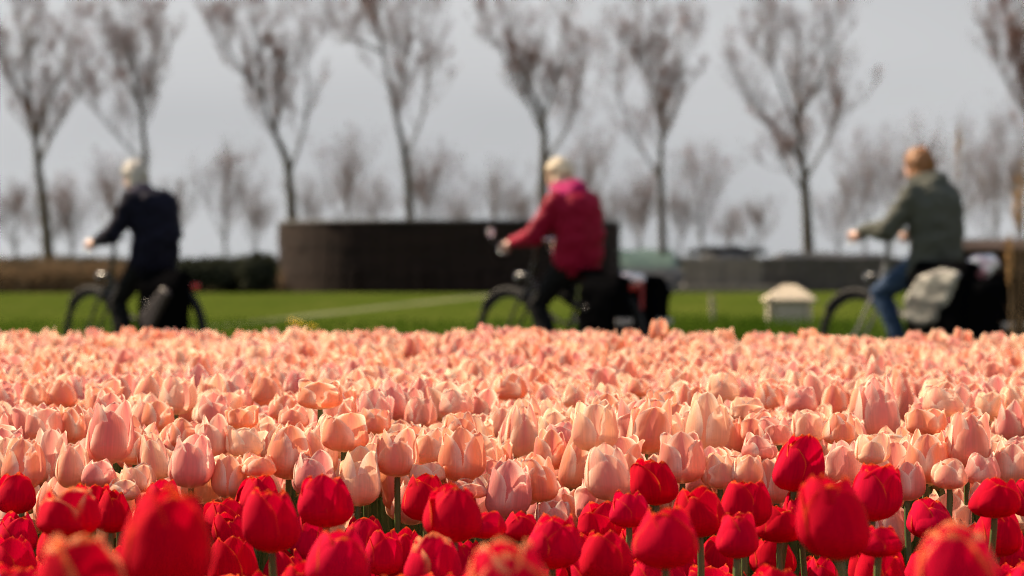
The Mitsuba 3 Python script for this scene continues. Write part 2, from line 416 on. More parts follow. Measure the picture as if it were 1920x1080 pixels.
key = thing('tarpaulin_heap', 'low heap under a dark teal sheet just right of the slurry tank', 'heap')
part(key, 'cover', heap(1120, 1292, 466, 138, 6, 3, 0.18), 'mat_teal_sheet', True)
part(key, 'foot_sheet', heap(1110, 1298, 503, 136.5, 3.2, 9, 0.1, 0.2), 'mat_black_sheet', True)

key = thing('silage_clamp', 'long low silage clamp of grey concrete walls under a black sheet', 'silage clamp')
d0 = 134.0
sc = d0 / FPX
for k in range(11):
    xa, xb = 1282 + k * 37.0, 1282 + (k + 1) * 37.0
    topy = 484 if k < 4 else 482 + 0.6 * (k % 3)
    x0, x1, h = (xa - 960) * sc, (xb - 960) * sc, EYE + (HOR - topy) * sc - GROUND
    lean = 0.10 * (k % 2)
    part(key, 'wall_panel', rb((x0 + x1) / 2, d0 + lean * 0.4, GROUND + h / 2, x1 - x0 - 0.03, 0.22, h, 0.03), 'mat_concrete' if k < 4 else 'mat_concrete_dark', 30)
part(key, 'cover', heap(1278, 1478, 463, 134.6, 9, 21, 0.5, 0.07), 'mat_black_sheet', True)
part(key, 'rear_cover', heap(1430, 1720, 474, 135.2, 8, 25, 0.2, 0.06), 'mat_black_sheet', True)
for k, (px, py) in enumerate([(1306, 468), (1334, 463), (1352, 465), (1373, 462), (1395, 466), (1420, 467)]):
    p = world(px, py + 5, 137.5)
    t = trimesh.creation.torus(0.26, 0.10, major_sections=18, minor_sections=8)
    t.apply_translation(p + [0, 0, 0.02])
    part(key, 'tyre', t, 'mat_rubber', 50)
part(key, 'apron', rb((1345 - 960) * sc, 132.9, GROUND + 0.10, 240 * sc, 1.4, 0.20, 0.03), 'mat_concrete', 30)

key = thing('farm_shed', 'low reddish brown shed seen behind the rider in the sage jacket', 'shed')
d1 = 142.0
s1 = d1 / FPX
x0, x1, zt = (1782 - 960) * s1, (1990 - 960) * s1, EYE + (HOR - 468) * s1
part(key, 'wall', rb((x0 + x1) / 2, d1 + 2.5, (GROUND + zt) / 2, x1 - x0, 5.0, zt - GROUND, 0.03), 'mat_brick_shed', 30)
zr = EYE + (HOR - 449) * s1
roof = m3.Manifold.batch_hull([sph(p, 0.04, 8) for p in [(x0 - .2, d1 - .25, zt), (x1 + .2, d1 - .25, zt), (x0 - .2, d1 + 5.25, zt), (x1 + .2, d1 + 5.25, zt), (x0 + .2, d1 + 2.5, zr), (x1, d1 + 2.5, zr)]])
part(key, 'roof', mverts(roof), 'mat_shed_roof', 20)
for px in (1815, 1850):
    xx = (px - 960) * s1
    part(key, 'window', rb(xx, d1 - 0.02, GROUND + 1.0, 0.55, 0.06, 0.6, 0.02), 'mat_black_sheet', 20)
part(key, 'plinth', rb((x0 + x1) / 2, d1 - 0.05, GROUND + 0.11, x1 - x0 + 0.1, 0.2, 0.22, 0.03), 'mat_concrete', 30)

# the little utility box on the grass
key = thing('utility_box', 'small pale grey box with a hipped cream lid on the grass', 'utility box')
db = 48.0
sb = db / FPX
bx0, bx1 = (1441 - 960) * sb, (1523 - 960) * sb
zl = EYE + (HOR - 566) * sb
wbx = bx1 - bx0
part(key, 'body', rb((bx0 + bx1) / 2, db + 0.22, (GROUND + zl) / 2, wbx, 0.42, zl - GROUND, 0.012), 'mat_box_side', 30)
for sx in (bx0 + 0.03, bx1 - 0.03):
    part(key, 'corner_post', rb(sx, db - 0.005, (GROUND + zl) / 2, 0.05, 0.05, zl - GROUND, 0.008), 'mat_box_lid', 30)
part(key, 'door', rb((bx0 + bx1) / 2, db, (GROUND + zl) / 2 + 0.01, wbx * 0.66, 0.03, (zl - GROUND) * 0.8, 0.008), 'mat_box_side', 30)
zp = EYE + (HOR - 537) * sb
lid = m3.Manifold.batch_hull([sph(p, 0.018, 10) for p in [(bx0 - .04, db - .05, zl + .02), (bx1 + .04, db - .05, zl + .02), (bx0 - .04, db + .49, zl + .02), (bx1 + .04, db + .49, zl + .02),
      (bx0 + wbx * .2, db + .1, zl + (zp - zl) * .72), (bx1 - wbx * .2, db + .1, zl + (zp - zl) * .72), (bx0 + wbx * .38, db + .22, zp), (bx1 - wbx * .38, db + .22, zp)]])
part(key, 'lid', mverts(lid), 'mat_box_lid', 25)

# two weathered fence stakes
for px, top, d, lab in ((1336, 552, 52, 'thin pale wooden stake in the grass left of the utility box'), (1446, 556, 44, 'short pale stake touching the left side of the utility box')):
    p = world(px, top, d)
    key = thing('wooden_stake', lab, 'stake')
    whole(key, tube([(p[0] + .01, p[1], GROUND - .05), (p[0], p[1], (p[2] + GROUND) / 2), (p[0] - .012, p[1], p[2] - 0.03), (p[0] - .012, p[1], p[2])], [.04, .038, .036, .012], 8), 'mat_wood', 40)

# ------------------------------------------------------------------ trees
def grow(lines, r, r0, scale, counts, twig):
    """A bare tree: trunk and limbs along the given lines, then three orders of branches that fan upwards. Segments (P, Q, radius at P, radius at Q, order)."""
    out = []

    def put_line(p, ra, rb_, order):
        t = np.linspace(0, 1, len(p))
        rad = ra + (rb_ - ra) * t ** .8
        out.append((p[:-1], p[1:], rad[:-1], rad[1:], np.full(len(p) - 1, order)))
        return rad

    first = []
    for k, ln in enumerate(lines):
        p = curve(ln, 22)
        p = p + r.normal(0, .015, p.shape) * np.linspace(0, 1, len(p))[:, None]
        ra = r0 if k == 0 else r0 * .34
        first.append((p, put_line(p, ra, .016 if k == 0 else .012, 0), .42 if k == 0 else .18))
    level = []
    for p, rad, t0 in first:
        for q in range(int(counts[0] * (1.5 if p is first[0][0] else .8))):
            level.append((p, rad, r.uniform(t0, 1.0) if q else 1.0))
    L = 2.0 * scale
    for order in (1, 2, 3):
        nxt = []
        for p, rad, t in level:
            x = t * (len(p) - 1); i = min(int(x), len(p) - 2); at = p[i] + (p[i + 1] - p[i]) * (x - i)
            d = p[i + 1] - p[i]; d = d / (np.linalg.norm(d) + 1e-9)
            az = r.uniform(0, 2 * np.pi); o = np.array([math.cos(az), math.sin(az), r.uniform(-.15, .3)])
            sp = r.uniform(.35, 1.25 if order == 1 else .95) if t < 1 else r.uniform(0, .25)
            d = d * max(.35, 1 - .45 * sp) + o * sp + [0, 0, .18]; d /= np.linalg.norm(d)
            ln = L * r.uniform(.55, 1.15) * (1.15 - .45 * t)
            n = (7, 5, 4)[order - 1]
            q = [at]
            for m in range(n):
                d = d + [0, 0, .12] + r.normal(0, .10, 3); d /= np.linalg.norm(d)
                q.append(q[-1] + d * ln / n)
            q = np.array(q)
            ra = min(rad[i] * .65, (.026, .013, .0075)[order - 1] * twig)
            rr_ = put_line(q, ra, ra * .45, order)
            if order < 3:
                nxt += [(q, rr_, r.uniform(.15, 1) if m else 1.0) for m in range(counts[order])]
        level = nxt; L *= .50
    return [np.concatenate([o[k] for o in out]) for k in range(5)]


def segs(P, Q, rp, rq, sides=3):
    """Many straight twigs at once as one mesh."""
    t = Q - P; t /= np.linalg.norm(t, axis=1, keepdims=True) + 1e-12
    a = np.cross(t, [0.31, 0.17, 0.93]); a /= np.linalg.norm(a, axis=1, keepdims=True) + 1e-12
    b = np.cross(t, a)
    ang = np.arange(sides) * 2 * np.pi / sides
    o = np.cos(ang)[None, :, None] * a[:, None] + np.sin(ang)[None, :, None] * b[:, None]
    v = np.stack([P[:, None] + o * rp[:, None, None], Q[:, None] + o * rq[:, None, None]], 1).reshape(-1, 3)
    base = np.arange(len(P))[:, None, None] * 2 * sides
    j = np.arange(sides)
    q = np.stack([j, (j + 1) % sides, (j + 1) % sides + sides, j + sides], -1)[None] + base
    q = q.reshape(-1, 4)
    return v, np.vstack([q[:, [0, 2, 1]], q[:, [0, 3, 2]]])


def bare_tree(label, trunk_px, blobs_px, d, seed, r0, scale=1.0, counts=(15, 6, 5), buds=5200, twig=0.92, budsize=0.036, cat='tree', group=None, name='bare_tree', base=None, limbs=()):
    s = d / FPX
    base_y = HOR + (EYE - GROUND) * FPX / d
    tp = [(trunk_px[0][0] + (base or 0), base_y)] + list(trunk_px[1:])
    rr = np.random.default_rng(seed + 77)
    trunk = [world(x, y, d) + np.array([0, rr.normal(0, .12) * (i > 0), -0.1 * (i == 0)]) for i, (x, y) in enumerate(tp)]
    r = np.random.default_rng(seed)
    lines = [np.array(trunk)] + [np.array([world(x, y, d) + np.array([0, rr.normal(0, .5) * (i > 0), 0]) for i, (x, y) in enumerate(lb)]) for lb in limbs]
    P, Q, rp, rq, order = grow(lines, r, r0, scale, counts, twig)
    key = thing(name, label, cat, group)
    D = (Q - P) * .12
    main = order == 0
    part(key, 'trunk', segs(P[main] - D[main], Q[main] + D[main], rp[main], rq[main], 8), 'mat_bark', 60)
    part(key, 'crown', segs(P[~main], Q[~main], rp[~main], rq[~main], 3), 'mat_twig', False)
    fine = np.flatnonzero(order == 3)
    pick = r.choice(fine, buds)
    c = meshkit.fbm(Q[pick] * 0.8, 3, seed)
    pick = pick[c > np.quantile(c, 0.18)]
    v = Q[pick][:, None] + r.normal(0, budsize, (len(pick), 3, 3)) * [1, 1, 1.3]
    part(key, 'buds', (v.reshape(-1, 3), np.arange(len(pick) * 3).reshape(-1, 3)), 'mat_bud', False, kind='stuff')
    return key


G = None
bare_tree('leftmost tall bare tree, trunk leaning up to the left, at the left picture edge', [(96, 500), (84, 410), (66, 260), (52, 150), (44, 40)], [(55, 105, 90, 105), (-25, 130, 70, 100), (128, 165, 38, 60), (70, 40, 60, 50), (75, 230, 60, 45)], 140, 1, .26, limbs=[[(66, 260), (90, 190), (125, 120), (130, 60)], [(60, 220), (20, 150), (-20, 90)], [(72, 310), (110, 220), (150, 170)]])
bare_tree('bare tree standing right behind the head of the rider in navy', [(282, 500), (274, 330), (266, 220), (246, 110), (236, 30)], [(240, 105, 80, 105), (205, 70, 50, 60), (285, 150, 45, 50), (165, 220, 50, 60)], 140, 2, .17, limbs=[[(266, 220), (285, 150), (290, 70)], [(262, 200), (225, 130), (200, 50)], [(272, 310), (215, 250), (165, 190)]])
bare_tree('bare tree forking low above the left end of the slurry tank', [(550, 500), (542, 330), (516, 250), (494, 180), (478, 40)], [(478, 110, 105, 115), (570, 150, 75, 95), (535, 50, 60, 60), (420, 90, 50, 70), (560, 250, 50, 50)], 140, 3, .22, limbs=[[(542, 330), (572, 230), (575, 130), (570, 40)], [(516, 250), (530, 150), (535, 40)], [(494, 180), (440, 110), (415, 50)]])
bare_tree('bare tree above the middle of the slurry tank, crown leaning left', [(772, 500), (764, 330), (744, 220), (718, 100), (700, -10)], [(715, 105, 85, 115), (800, 180, 42, 105), (640, 90, 48, 38), (775, 70, 50, 60), (805, 270, 35, 40)], 140, 4, .20, limbs=[[(758, 300), (790, 220), (805, 130), (810, 50)], [(744, 220), (760, 120), (772, 20)], [(718, 100), (670, 80), (628, 80)]])
bare_tree('bare tree rising behind the head of the rider in the magenta jacket', [(1016, 500), (1018, 350), (1018, 225), (985, 150), (950, 60)], [(1010, 105, 90, 115), (930, 65, 60, 60), (1075, 150, 45, 75), (1060, 250, 40, 40)], 140, 5, .25, limbs=[[(1018, 225), (1045, 140), (1060, 30)], [(1018, 250), (970, 150), (920, 60)], [(1018, 310), (1068, 230), (1090, 140)]])
bare_tree('straight bare tree right of the rider in magenta, above the teal heap', [(1245, 500), (1239, 330), (1241, 220), (1238, 50)], [(1225, 95, 70, 110), (1150, 125, 55, 85), (1160, 210, 40, 50), (1275, 170, 35, 60), (1205, 270, 40, 45)], 140, 6, .18, limbs=[[(1239, 340), (1180, 230), (1138, 100)], [(1240, 270), (1272, 180), (1285, 80)], [(1240, 220), (1212, 120), (1195, 10)]])
bare_tree('broad bare tree above the silage clamp, left of the rider in sage', [(1520, 500), (1509, 350), (1496, 240), (1500, 90)], [(1480, 95, 120, 120), (1390, 160, 62, 70), (1555, 195, 55, 75), (1482, 305, 48, 36), (1540, 60, 70, 80)], 140, 7, .26, limbs=[[(1502, 300), (1430, 210), (1375, 130)], [(1496, 245), (1450, 130), (1425, 20)], [(1497, 220), (1545, 130), (1565, 30)], [(1506, 345), (1560, 250), (1585, 180)], [(1509, 360), (1460, 300)]])
bare_tree('bare tree cut off by the right picture edge, above the reddish shed', [(1965, 500), (1945, 330), (1928, 220), (1905, 110)], [(1890, 55, 72, 80), (1850, 130, 40, 30), (1960, 130, 70, 110)], 140, 8, .22, limbs=[[(1928, 220), (1880, 130), (1855, 50)], [(1932, 240), (1965, 120)], [(1915, 150), (1905, 40)]])
SG = 'small bare trees of the second row'
SMALL = [
    (424, 272, 62, 165, 'small bare tree right of the rider in navy, left of the tank'),
    (655, 246, 55, 165, 'small bare tree showing above the tank, left of its middle'),
    (800, 290, 26, 150, 'slim dark sapling close beside the trunk above the middle of the tank'),
    (926, 302, 44, 190, 'faint small round tree above the right part of the tank'),
    (1106, 240, 40, 165, 'small bare tree just right of the head of the rider in magenta'),
    (1198, 330, 26, 165, 'thin sapling left of the straight tree above the teal heap'),
    (1316, 265, 46, 165, 'slender small bare tree above the left end of the silage clamp'),
    (1420, 368, 42, 200, 'faint low rounded tree over the middle of the silage clamp'),
    (1620, 235, 60, 170, "hazy small bare tree just left of the sage rider's hands"),
    (1735, 195, 75, 170, 'bare tree behind the head of the rider in sage'),
    (1872, 180, 60, 165, 'bare tree between the sage rider and the right picture edge'),
    (30, 345, 55, 150, 'dark low scrubby tree at the far left edge'),
    (138, 352, 46, 155, 'low scrubby tree left of the rider in navy'),
    (212, 300, 60, 165, 'small bare tree above the hands of the rider in navy'),
    (585, 330, 42, 185, 'faint small tree above the left end of the tank'),
    (1575, 345, 50, 190, 'faint low tree right of the broad tree over the silage clamp'),
    (330, 330, 48, 180, "hazy thin tree at the navy rider's right shoulder"),
    (480, 345, 46, 185, 'hazy low tree just left of the tank'),
    (705, 335, 40, 185, 'hazy low tree left of the trunk above the middle of the tank'),
    (860, 350, 40, 200, 'very faint low tree above the tank, right of its middle'),
    (978, 330, 34, 185, "hazy low tree left of the magenta rider's head"),
    (1150, 345, 44, 185, 'hazy low tree above the right end of the tank'),
    (1272, 360, 36, 195, 'faint low tree right of the straight tree over the teal heap'),
    (1370, 395, 34, 205, 'faintest low tree over the left half of the silage clamp'),
    (1668, 255, 56, 185, "hazy thin tree above the sage rider's forearms"),
    (1805, 215, 60, 180, 'hazy tall thin tree beside the orange brown reed plume'),
    (1850, 330, 40, 190, "hazy low tree above the reddish shed"),
    (90, 385, 44, 185, 'hazy low tree beside the trunk of the leftmost tall tree'),
    (1915, 230, 50, 180, 'hazy thin tree cut by the right picture edge')]
for k, (bxp, topy, wd, d, lab) in enumerate(SMALL):
    h = 500 - topy
    q = random.Random(k)
    bl = [(bxp + q.uniform(-.2, .2) * wd, topy + h * .28, wd * .8, h * .30), (bxp + (wd * .5 if k % 2 else -wd * .5), topy + h * q.uniform(.38, .55), wd * .65, h * .24), (bxp - (wd * .55 if k % 2 else -wd * .55), topy + h * q.uniform(.5, .7), wd * .5, h * .18)]
    lm = [[(bxp + 1, 500 - h * .25), (bxp + wd * .42, topy + h * .5), (bxp + wd * .7, topy + h * .28)], [(bxp, 500 - h * .18), (bxp - wd * .5, topy + h * .55), (bxp - wd * .8, topy + h * .36)]]
    bare_tree(lab, [(bxp, 500), (bxp + q.uniform(-4, 4), 500 - h * .35), (bxp + q.uniform(-9, 9), topy + h * .3)], bl, d, 100 + k, .10 if k < 16 else .075, scale=min(1.05, h / 250 + .2), counts=(11, 6, 5), buds=800 if k not in (3, 7, 14, 15) and k < 16 else 240, twig=.9, name='bare_sapling', group=SG, limbs=lm)

# scrub and reeds at the foot of the tree row
def leafy(blobs, n, size, seed, squash=(1, 1, 1)):
    r = np.random.default_rng(seed)
    out = []
    for c, e in blobs:
        m = n // len(blobs)
        u = r.normal(size=(m, 3)); u /= np.linalg.norm(u, axis=1, keepdims=True)
        p = np.array(c) + u * (r.random((m, 1)) ** 0.4) * np.array(e)
        p = p[p[:, 2] > GROUND]
        out.append(p[:, None] + r.normal(0, size, (len(p), 3, 3)))
    v = np.vstack(out)
    return v.reshape(-1, 3), np.arange(len(v) * 3).reshape(-1, 3)


for k, (px, top, wd, d, lab) in enumerate([
        (378, 468, 46, 128, 'dark bush right of the rider in navy, beside the low grey scrub'), (432, 478, 40, 130, 'dark bush under the small tree left of the tank'),
        (484, 470, 34, 129, 'dark rounded bush against the left end of the tank'), (40, 484, 46, 131, 'dark low bush at the foot of the leftmost tree'),
        (165, 486, 40, 132, 'dark low bush behind the hands of the rider in navy')]):
    c = world(px, 548, d); top_z = EYE + (HOR - top) * d / FPX
    s = d / FPX
    key = thing('dark_bush', lab, 'bush')
    part(key, 'foliage', leafy([((c[0] + o * wd * s, c[1] + 0.3 * o, GROUND + (top_z - GROUND) * .48), (wd * s * .58, .8, (top_z - GROUND) * (.52 - .1 * abs(o) - .16 * ((k * 5 + int(o * 2) * 3) % 3 == 0)))) for o in (-.5, 0, .5)], 2200, 0.075, 40 + k), 'mat_bush', False)
    part(key, 'stem', tube([(c[0], c[1], GROUND - .05), (c[0] + .03, c[1], GROUND + .5), (c[0] - .05, c[1], GROUND + .9)], [.06, .05, .03], 6), 'mat_bark', 50)


def blades(x0, x1, y0, y1, n, h0, h1, wid, seed, lean=0.15, clump=None):
    r = np.random.default_rng(seed)
    x, y = r.uniform(x0, x1, n), r.uniform(y0, y1, n)
    h = r.uniform(h0, h1, n) * (0.6 + 0.8 * meshkit.fbm(np.stack([x * .5, y * .5, 0 * x], -1), 3, seed))
    a = r.uniform(0, 2 * np.pi, n)
    w = np.stack([np.cos(a), np.sin(a), 0 * a], -1) * wid / 2
    l = r.normal(0, lean, (n, 2)) * h[:, None]
    b = np.stack([x, y, np.full(n, GROUND)], -1)
    mid = b + np.c_[l * .35, h * .6]
    tip = b + np.c_[l, h]
    v = np.stack([b - w, b + w, mid - w * .8, mid + w * .8, tip], 1).reshape(-1, 3)
    f = (np.array([[0, 1, 3], [0, 3, 2], [2, 3, 4]])[None] + np.arange(n)[:, None, None] * 5).reshape(-1, 3)
    return v, f


s = 131 / FPX
whole('reeds', cat_mesh([blades((-60 - 960) * s, (262 - 960) * s, 129, 133, 5200, .75, 1.15, .035, 3), blades((300 - 960) * s, (524 - 960) * s, 131, 134, 2200, .4, .8, .035, 4)]), 'mat_reed', False)
labels['reeds'] = {'kind': 'stuff', 'label': 'brown dead reeds along the far edge of the field'}
whole('grass', cat_mesh([blades(-6.5, 6.5, 33.5, 36, 26000, .12, .30, .016, 5), blades(.6, 3.2, 33.2, 36.5, 9000, .22, .40, .016, 6), blades(-9, 9, 40, 60, 9000, .06, .14, .02, 7)]), 'mat_grass', False)
labels['grass'] = {'kind': 'stuff', 'label': 'longer grass on the verge beyond the cycle path'}
# distant woods at the horizon
r = np.random.default_rng(9)
blobs = [((x, 2500 + r.normal(0, 20), 1 + r.random() * 2), (30, 8, 3 + r.random() * 3)) for x in np.arange(-440, 440, 20)]
whole('distant_woods', leafy(blobs, 34000, 1.1, 8), 'mat_bush', False)
labels['distant_woods'] = {'kind': 'stuff', 'label': 'thin dark line of far woods on the horizon'}

# reed stalks by the path, at the right
for px, top, base, d, lab in ((1797, 238, 1795, 31.0, 'tall dry reed with an orange brown plume behind the sage rider\'s back'), (1906, 330, 1898, 24.0, 'pale dry reed stalk at the right picture edge'), (1916, 300, 1914, 24.6, 'outermost pale dry reed at the right picture edge'), (1893, 440, 1890, 24.2, 'short dry reed left of the pair at the right picture edge')):
    a, b = world(base, 700, d), world(px, top, d)
    a[2] = GROUND
    key = thing('dry_reed', lab, 'reed')
    ln = curve([a, a * .5 + b * .5 + [.01, 0, 0], b], 16)
    part(key, 'stem', tube(ln, np.linspace(.008, .004, len(ln)), 6), 'mat_reed', 50)
    r = np.random.default_rng(int(px))
    n = 170
    t = r.random(n); L = 0.42 if top < 330 else 0.3
    c = b + np.outer(t * -L, [0.01, 0, 1]) + np.c_[r.normal(0, .013, n), r.normal(0, .013, n), np.zeros(n)] * (np.sin(np.pi * np.clip(t, .02, 1))[:, None] + .2)
    v = c[:, None] + r.normal(0, .011, (n, 3, 3)) * [.6, .6, 2.0]
    part(key, 'plume', (v.reshape(-1, 3), np.arange(n * 3).reshape(-1, 3)), 'mat_plume', False)
    for q in range(2):
        p0 = a + (b - a) * (.3 + .2 * q)
        sgn = 1 if q else -1
        lv = np.array([p0, p0 + [.012, 0, .02], p0 + [sgn * .03, .02, .16], p0 + [sgn * .034, .02, .165], p0 + [sgn * .06, .03, .24]])
        part(key, 'leaf', (lv, np.array([[0, 1, 2], [1, 3, 2], [2, 3, 4]])), 'mat_reed', False)
# yellow flowers on the verge
for k, (px, top) in enumerate(((548, 602), (562, 606), (586, 612))):
    p = world(px, top, 34.2)
    key = thing('yellow_flower', ('taller yellow flower on the verge below the tank\'s left end', 'yellow flower just right of the tallest one on the verge', 'lowest and rightmost yellow flower on the verge')[k], 'flower')
    part(key, 'stem', tube([(p[0], p[1], GROUND), (p[0] + .01, p[1], (p[2] + GROUND) / 2), (p[0], p[1], p[2])], .006, 6), 'mat_stem', 50)
    for q in range(10):
        a = q * .628
        c = p + [0, 0, -.02 * (q % 3)]
        o = np.array([math.cos(a), math.sin(a), .35])
        sd = np.array([-math.sin(a), math.cos(a), 0]) * .018
        v = np.array([c, c + o * .03 + sd, c + o * .055, c + o * .03 - sd])
        part(key, 'petal', (v, np.array([[0, 1, 2], [0, 2, 3]])), 'mat_yellow', False)

# ------------------------------------------------------------------ bicycles and riders
def frame_matrix(px, d, theta):
    th = math.radians(theta)
    f = np.array([-math.cos(th), math.sin(th), 0.0]); l = np.array([-f[1], f[0], 0.0])
    M = np.eye(4)
    M[:3, 0], M[:3, 1], M[:3, 2] = f, l, [0, 0, 1]
    M[:3, 3] = [(px - 960) / FPX * d, d, GROUND + 0.006]
    return M


def arc(c, r, a0, a1, n=20, y=0.0):
    t = np.radians(np.linspace(a0, a1, n))
    return np.c_[c[0] + r * np.cos(t), np.full(n, y), c[1] + r * np.sin(t)]


def bicycle(M, label, grip, fmat, saddle_z, mirror=False, crank=-80.0, bell=False):
    key = thing('bicycle', label, 'bicycle', 'bicycles ridden along the path')
    A = lambda name, m, b, sm=45, parent=None, **k: part(parent or key, name, put(m, M), b, sm, **k)
    R, ra, fa, bb = 0.352, np.array([-.38, .35]), np.array([.72, .35]), np.array([.10, .28])
    P = lambda x, z, y=0.0: np.array([x, y, z])
    head_t, head_b = P(.44, .90), P(.50, .70)
    seat_b, seat_t = P(.10, .28), P(-.05, saddle_z - .12)
    fr = [tube(curve([head_b, P(.36, .48), P(.22, .33), P(*bb)], 16), .021, 8), tube([seat_b, P(-.03, saddle_z - .22)], .017, 8), tube([head_t, head_b], .021, 8),
          tube(curve([P(.46, .78), P(.34, .58), P(.16, .46), P(.05, .45)], 14), .015, 8)]
    for y in (-.06, .06):
        fr += [tube([P(*bb, y * .6), P(*ra, y)], .011, 6), tube([P(-.03, saddle_z - .25, y * .3), P(*ra, y)], .010, 6)]
    A('frame', cat_mesh(fr), fmat)
    A('seat_post', tube([P(-.03, saddle_z - .24), seat_t], .013, 8), 'mat_steel')
    sd = m3.Manifold.batch_hull([sph(p, r_, 12) for p, r_ in ((P(-.20, saddle_z - .035, .075), .035), (P(-.20, saddle_z - .035, -.075), .035), (P(-.06, saddle_z - .035, .05), .03), (P(-.06, saddle_z - .035, -.05), .03), (P(.07, saddle_z - .035), .024))])
    A('saddle', mverts(sd), 'mat_bag_black')
    fk = []
    for y in (-.055, .055):
        fk.append(tube(curve([P(.505, .70, y * .5), P(.56, .60, y), P(.64, .46, y), P(*fa, y)], 12), np.linspace(.016, .010, 13), 8))
    fk.append(tube([P(.505, .70, -.04), P(.505, .70, .04)], .018, 8))
    A('fork', cat_mesh(fk), fmat)
    for c in (fa, ra):
        wk = numbered(f'{key}__wheel')
        tor = trimesh.creation.torus(R - .025, .027, major_sections=56, minor_sections=10)
        rot = trimesh.transformations.rotation_matrix(math.pi / 2, [1, 0, 0])
        tor.apply_transform(rot); tor.apply_translation(P(*c))
        part(wk, 'tyre', put(tor, M), 'mat_rubber', 60)
        rim = trimesh.creation.torus(R - .055, .010, major_sections=56, minor_sections=6)
        rim.apply_transform(rot); rim.apply_translation(P(*c))
        part(wk, 'rim', put(rim, M), 'mat_frame_black', 60)
        part(wk, 'hub', put(tube([P(*c, -.05), P(*c, .05)], .022 if c is fa else .03, 10), M), 'mat_frame_black', 40)
        sp = []
        for k in range(28):
            a, b = 2 * math.pi * k / 28, 2 * math.pi * (k + (2.2 if k % 2 else -2.2)) / 28
            y = .03 if k % 4 < 2 else -.03
            sp.append(tube([P(c[0] + .02 * math.cos(b), c[1] + .02 * math.sin(b), y), P(c[0] + (R - .05) * math.cos(a), c[1] + (R - .05) * math.sin(a))], .0013, 3, False))
        part(wk, 'spokes', put(cat_mesh(sp), M), 'mat_rubber', 40, kind='stuff')
    for nm, c, a0, a1 in (('front_mudguard', fa, 35, 190), ('rear_mudguard', ra, 20, 200)):
        p = arc(c, R + .018, a0, a1, 24)
        t = np.radians(np.linspace(a0, a1, 24))
        o = np.c_[np.cos(t), 0 * t, np.sin(t)]
        yy = np.array([0, 1, 0])
        prof = [(-.034, -.016), (-.020, .003), (.020, .003), (.034, -.016)]
        v = np.stack([p + yy * a + o * b for a, b in prof], 1)
        v = np.concatenate([v, v - o[:, None] * .003], 1)
        n = len(v)
        i, j = np.meshgrid(np.arange(n - 1), np.arange(8), indexing='ij')
        loop = np.array([0, 1, 2, 3, 7, 6, 5, 4])
        ix = lambda I, J: I * 8 + loop[J % 8]
        q = np.stack([ix(i, j), ix(i + 1, j), ix(i + 1, j + 1), ix(i, j + 1)], -1).reshape(-1, 4)
        A(nm, (v.reshape(-1, 3), np.vstack([q[:, [0, 1, 2]], q[:, [0, 2, 3]]])), 'mat_rubber', 40)
    gx, gy, gz = grip
    A('handlebar', cat_mesh([tube(curve([P(gx - .10, gz - .01, gy), P(gx + .02, gz, gy), P(.43, gz + .05, gy * .75), P(.45, gz + .04, 0), P(.43, gz + .05, -gy * .75), P(gx + .02, gz, -gy), P(gx - .10, gz - .01, -gy)], 42), .0115, 8)]), 'mat_steel')
    A('stem', tube([P(.44, .90), P(.425, gz + .02)], .015, 8), 'mat_frame_black')
    for s in (1, -1):
        A('grip', tube([P(gx - .11, gz - .011, s * gy), P(gx + .01, gz - .001, s * gy)], .017, 10), 'mat_rubber')
        A('brake_lever', tube(curve([P(gx + .05, gz - .005, s * (gy - .01)), P(gx + .03, gz - .045, s * (gy + .005)), P(gx - .06, gz - .05, s * (gy + .005))], 10), .005, 6), 'mat_steel')
    if mirror:
        A('mirror_arm', tube(curve([P(gx + .02, gz, gy), P(gx + .10, gz + .05, gy + .05), P(gx + .08, gz + .09, gy + .06)], 10), .005, 6), 'mat_frame_black')
        mc = P(gx + .08, gz + .10, gy + .06)
        back = m3.Manifold.cylinder(.022, .028, .036, 24, True).rotate([0, 90, 0]).translate(tuple(mc))
        A('mirror', mverts(back), 'mat_frame_black')
        A('mirror_glass', mverts(m3.Manifold.cylinder(.004, .035, .035, 24, True).rotate([0, 90, 0]).translate(tuple(mc + [-.0135, 0, 0]))), 'mat_lamp_glass')
    lamp = m3.Manifold.batch_hull([sph(P(.53, .80), .026, 12), sph(P(.585, .80), .036, 12)])
    A('headlight', mverts(lamp), 'mat_frame_black')
    A('headlight_lens', mverts(m3.Manifold.sphere(1, 16).scale([.012, .033, .033]).translate((.617, 0, .80))), 'mat_lamp_glass')
    if bell:
        A('bell', mverts(m3.Manifold.sphere(.026, 16).translate((.50, .05, .66))), 'mat_chrome')
    # carrier
    rk = []
    for y in (-.06, .06):
        rk += [tube([P(-.10, .735, y), P(-.60, .735, y)], .007, 6), tube([P(-.36, .735, y), P(-.38, .36, y * 1.1)], .006, 6), tube([P(-.56, .735, y), P(-.39, .36, y * 1.1)], .006, 6)]
    for x in (-.15, -.30, -.45, -.60):
        rk.append(tube([P(x, .735, -.06), P(x, .735, .06)], .006, 6))
    A('carrier', cat_mesh(rk), 'mat_frame_black')
    A('rear_light', rbm(P(-.625, .72), (.03, .08, .045), .01), 'mat_red_reflector', 30)
    # chain case, cranks, pedals
    cc = m3.Manifold.batch_hull([m3.Manifold.cylinder(.03, .095, .095, 24, True).rotate([90, 0, 0]).translate((bb[0], -.075, bb[1])), m3.Manifold.cylinder(.03, .05, .05, 20, True).rotate([90, 0, 0]).translate((ra[0], -.075, ra[1]))])
    A('chain_case', mverts(cc), 'mat_frame_black', 35)
    ped = []
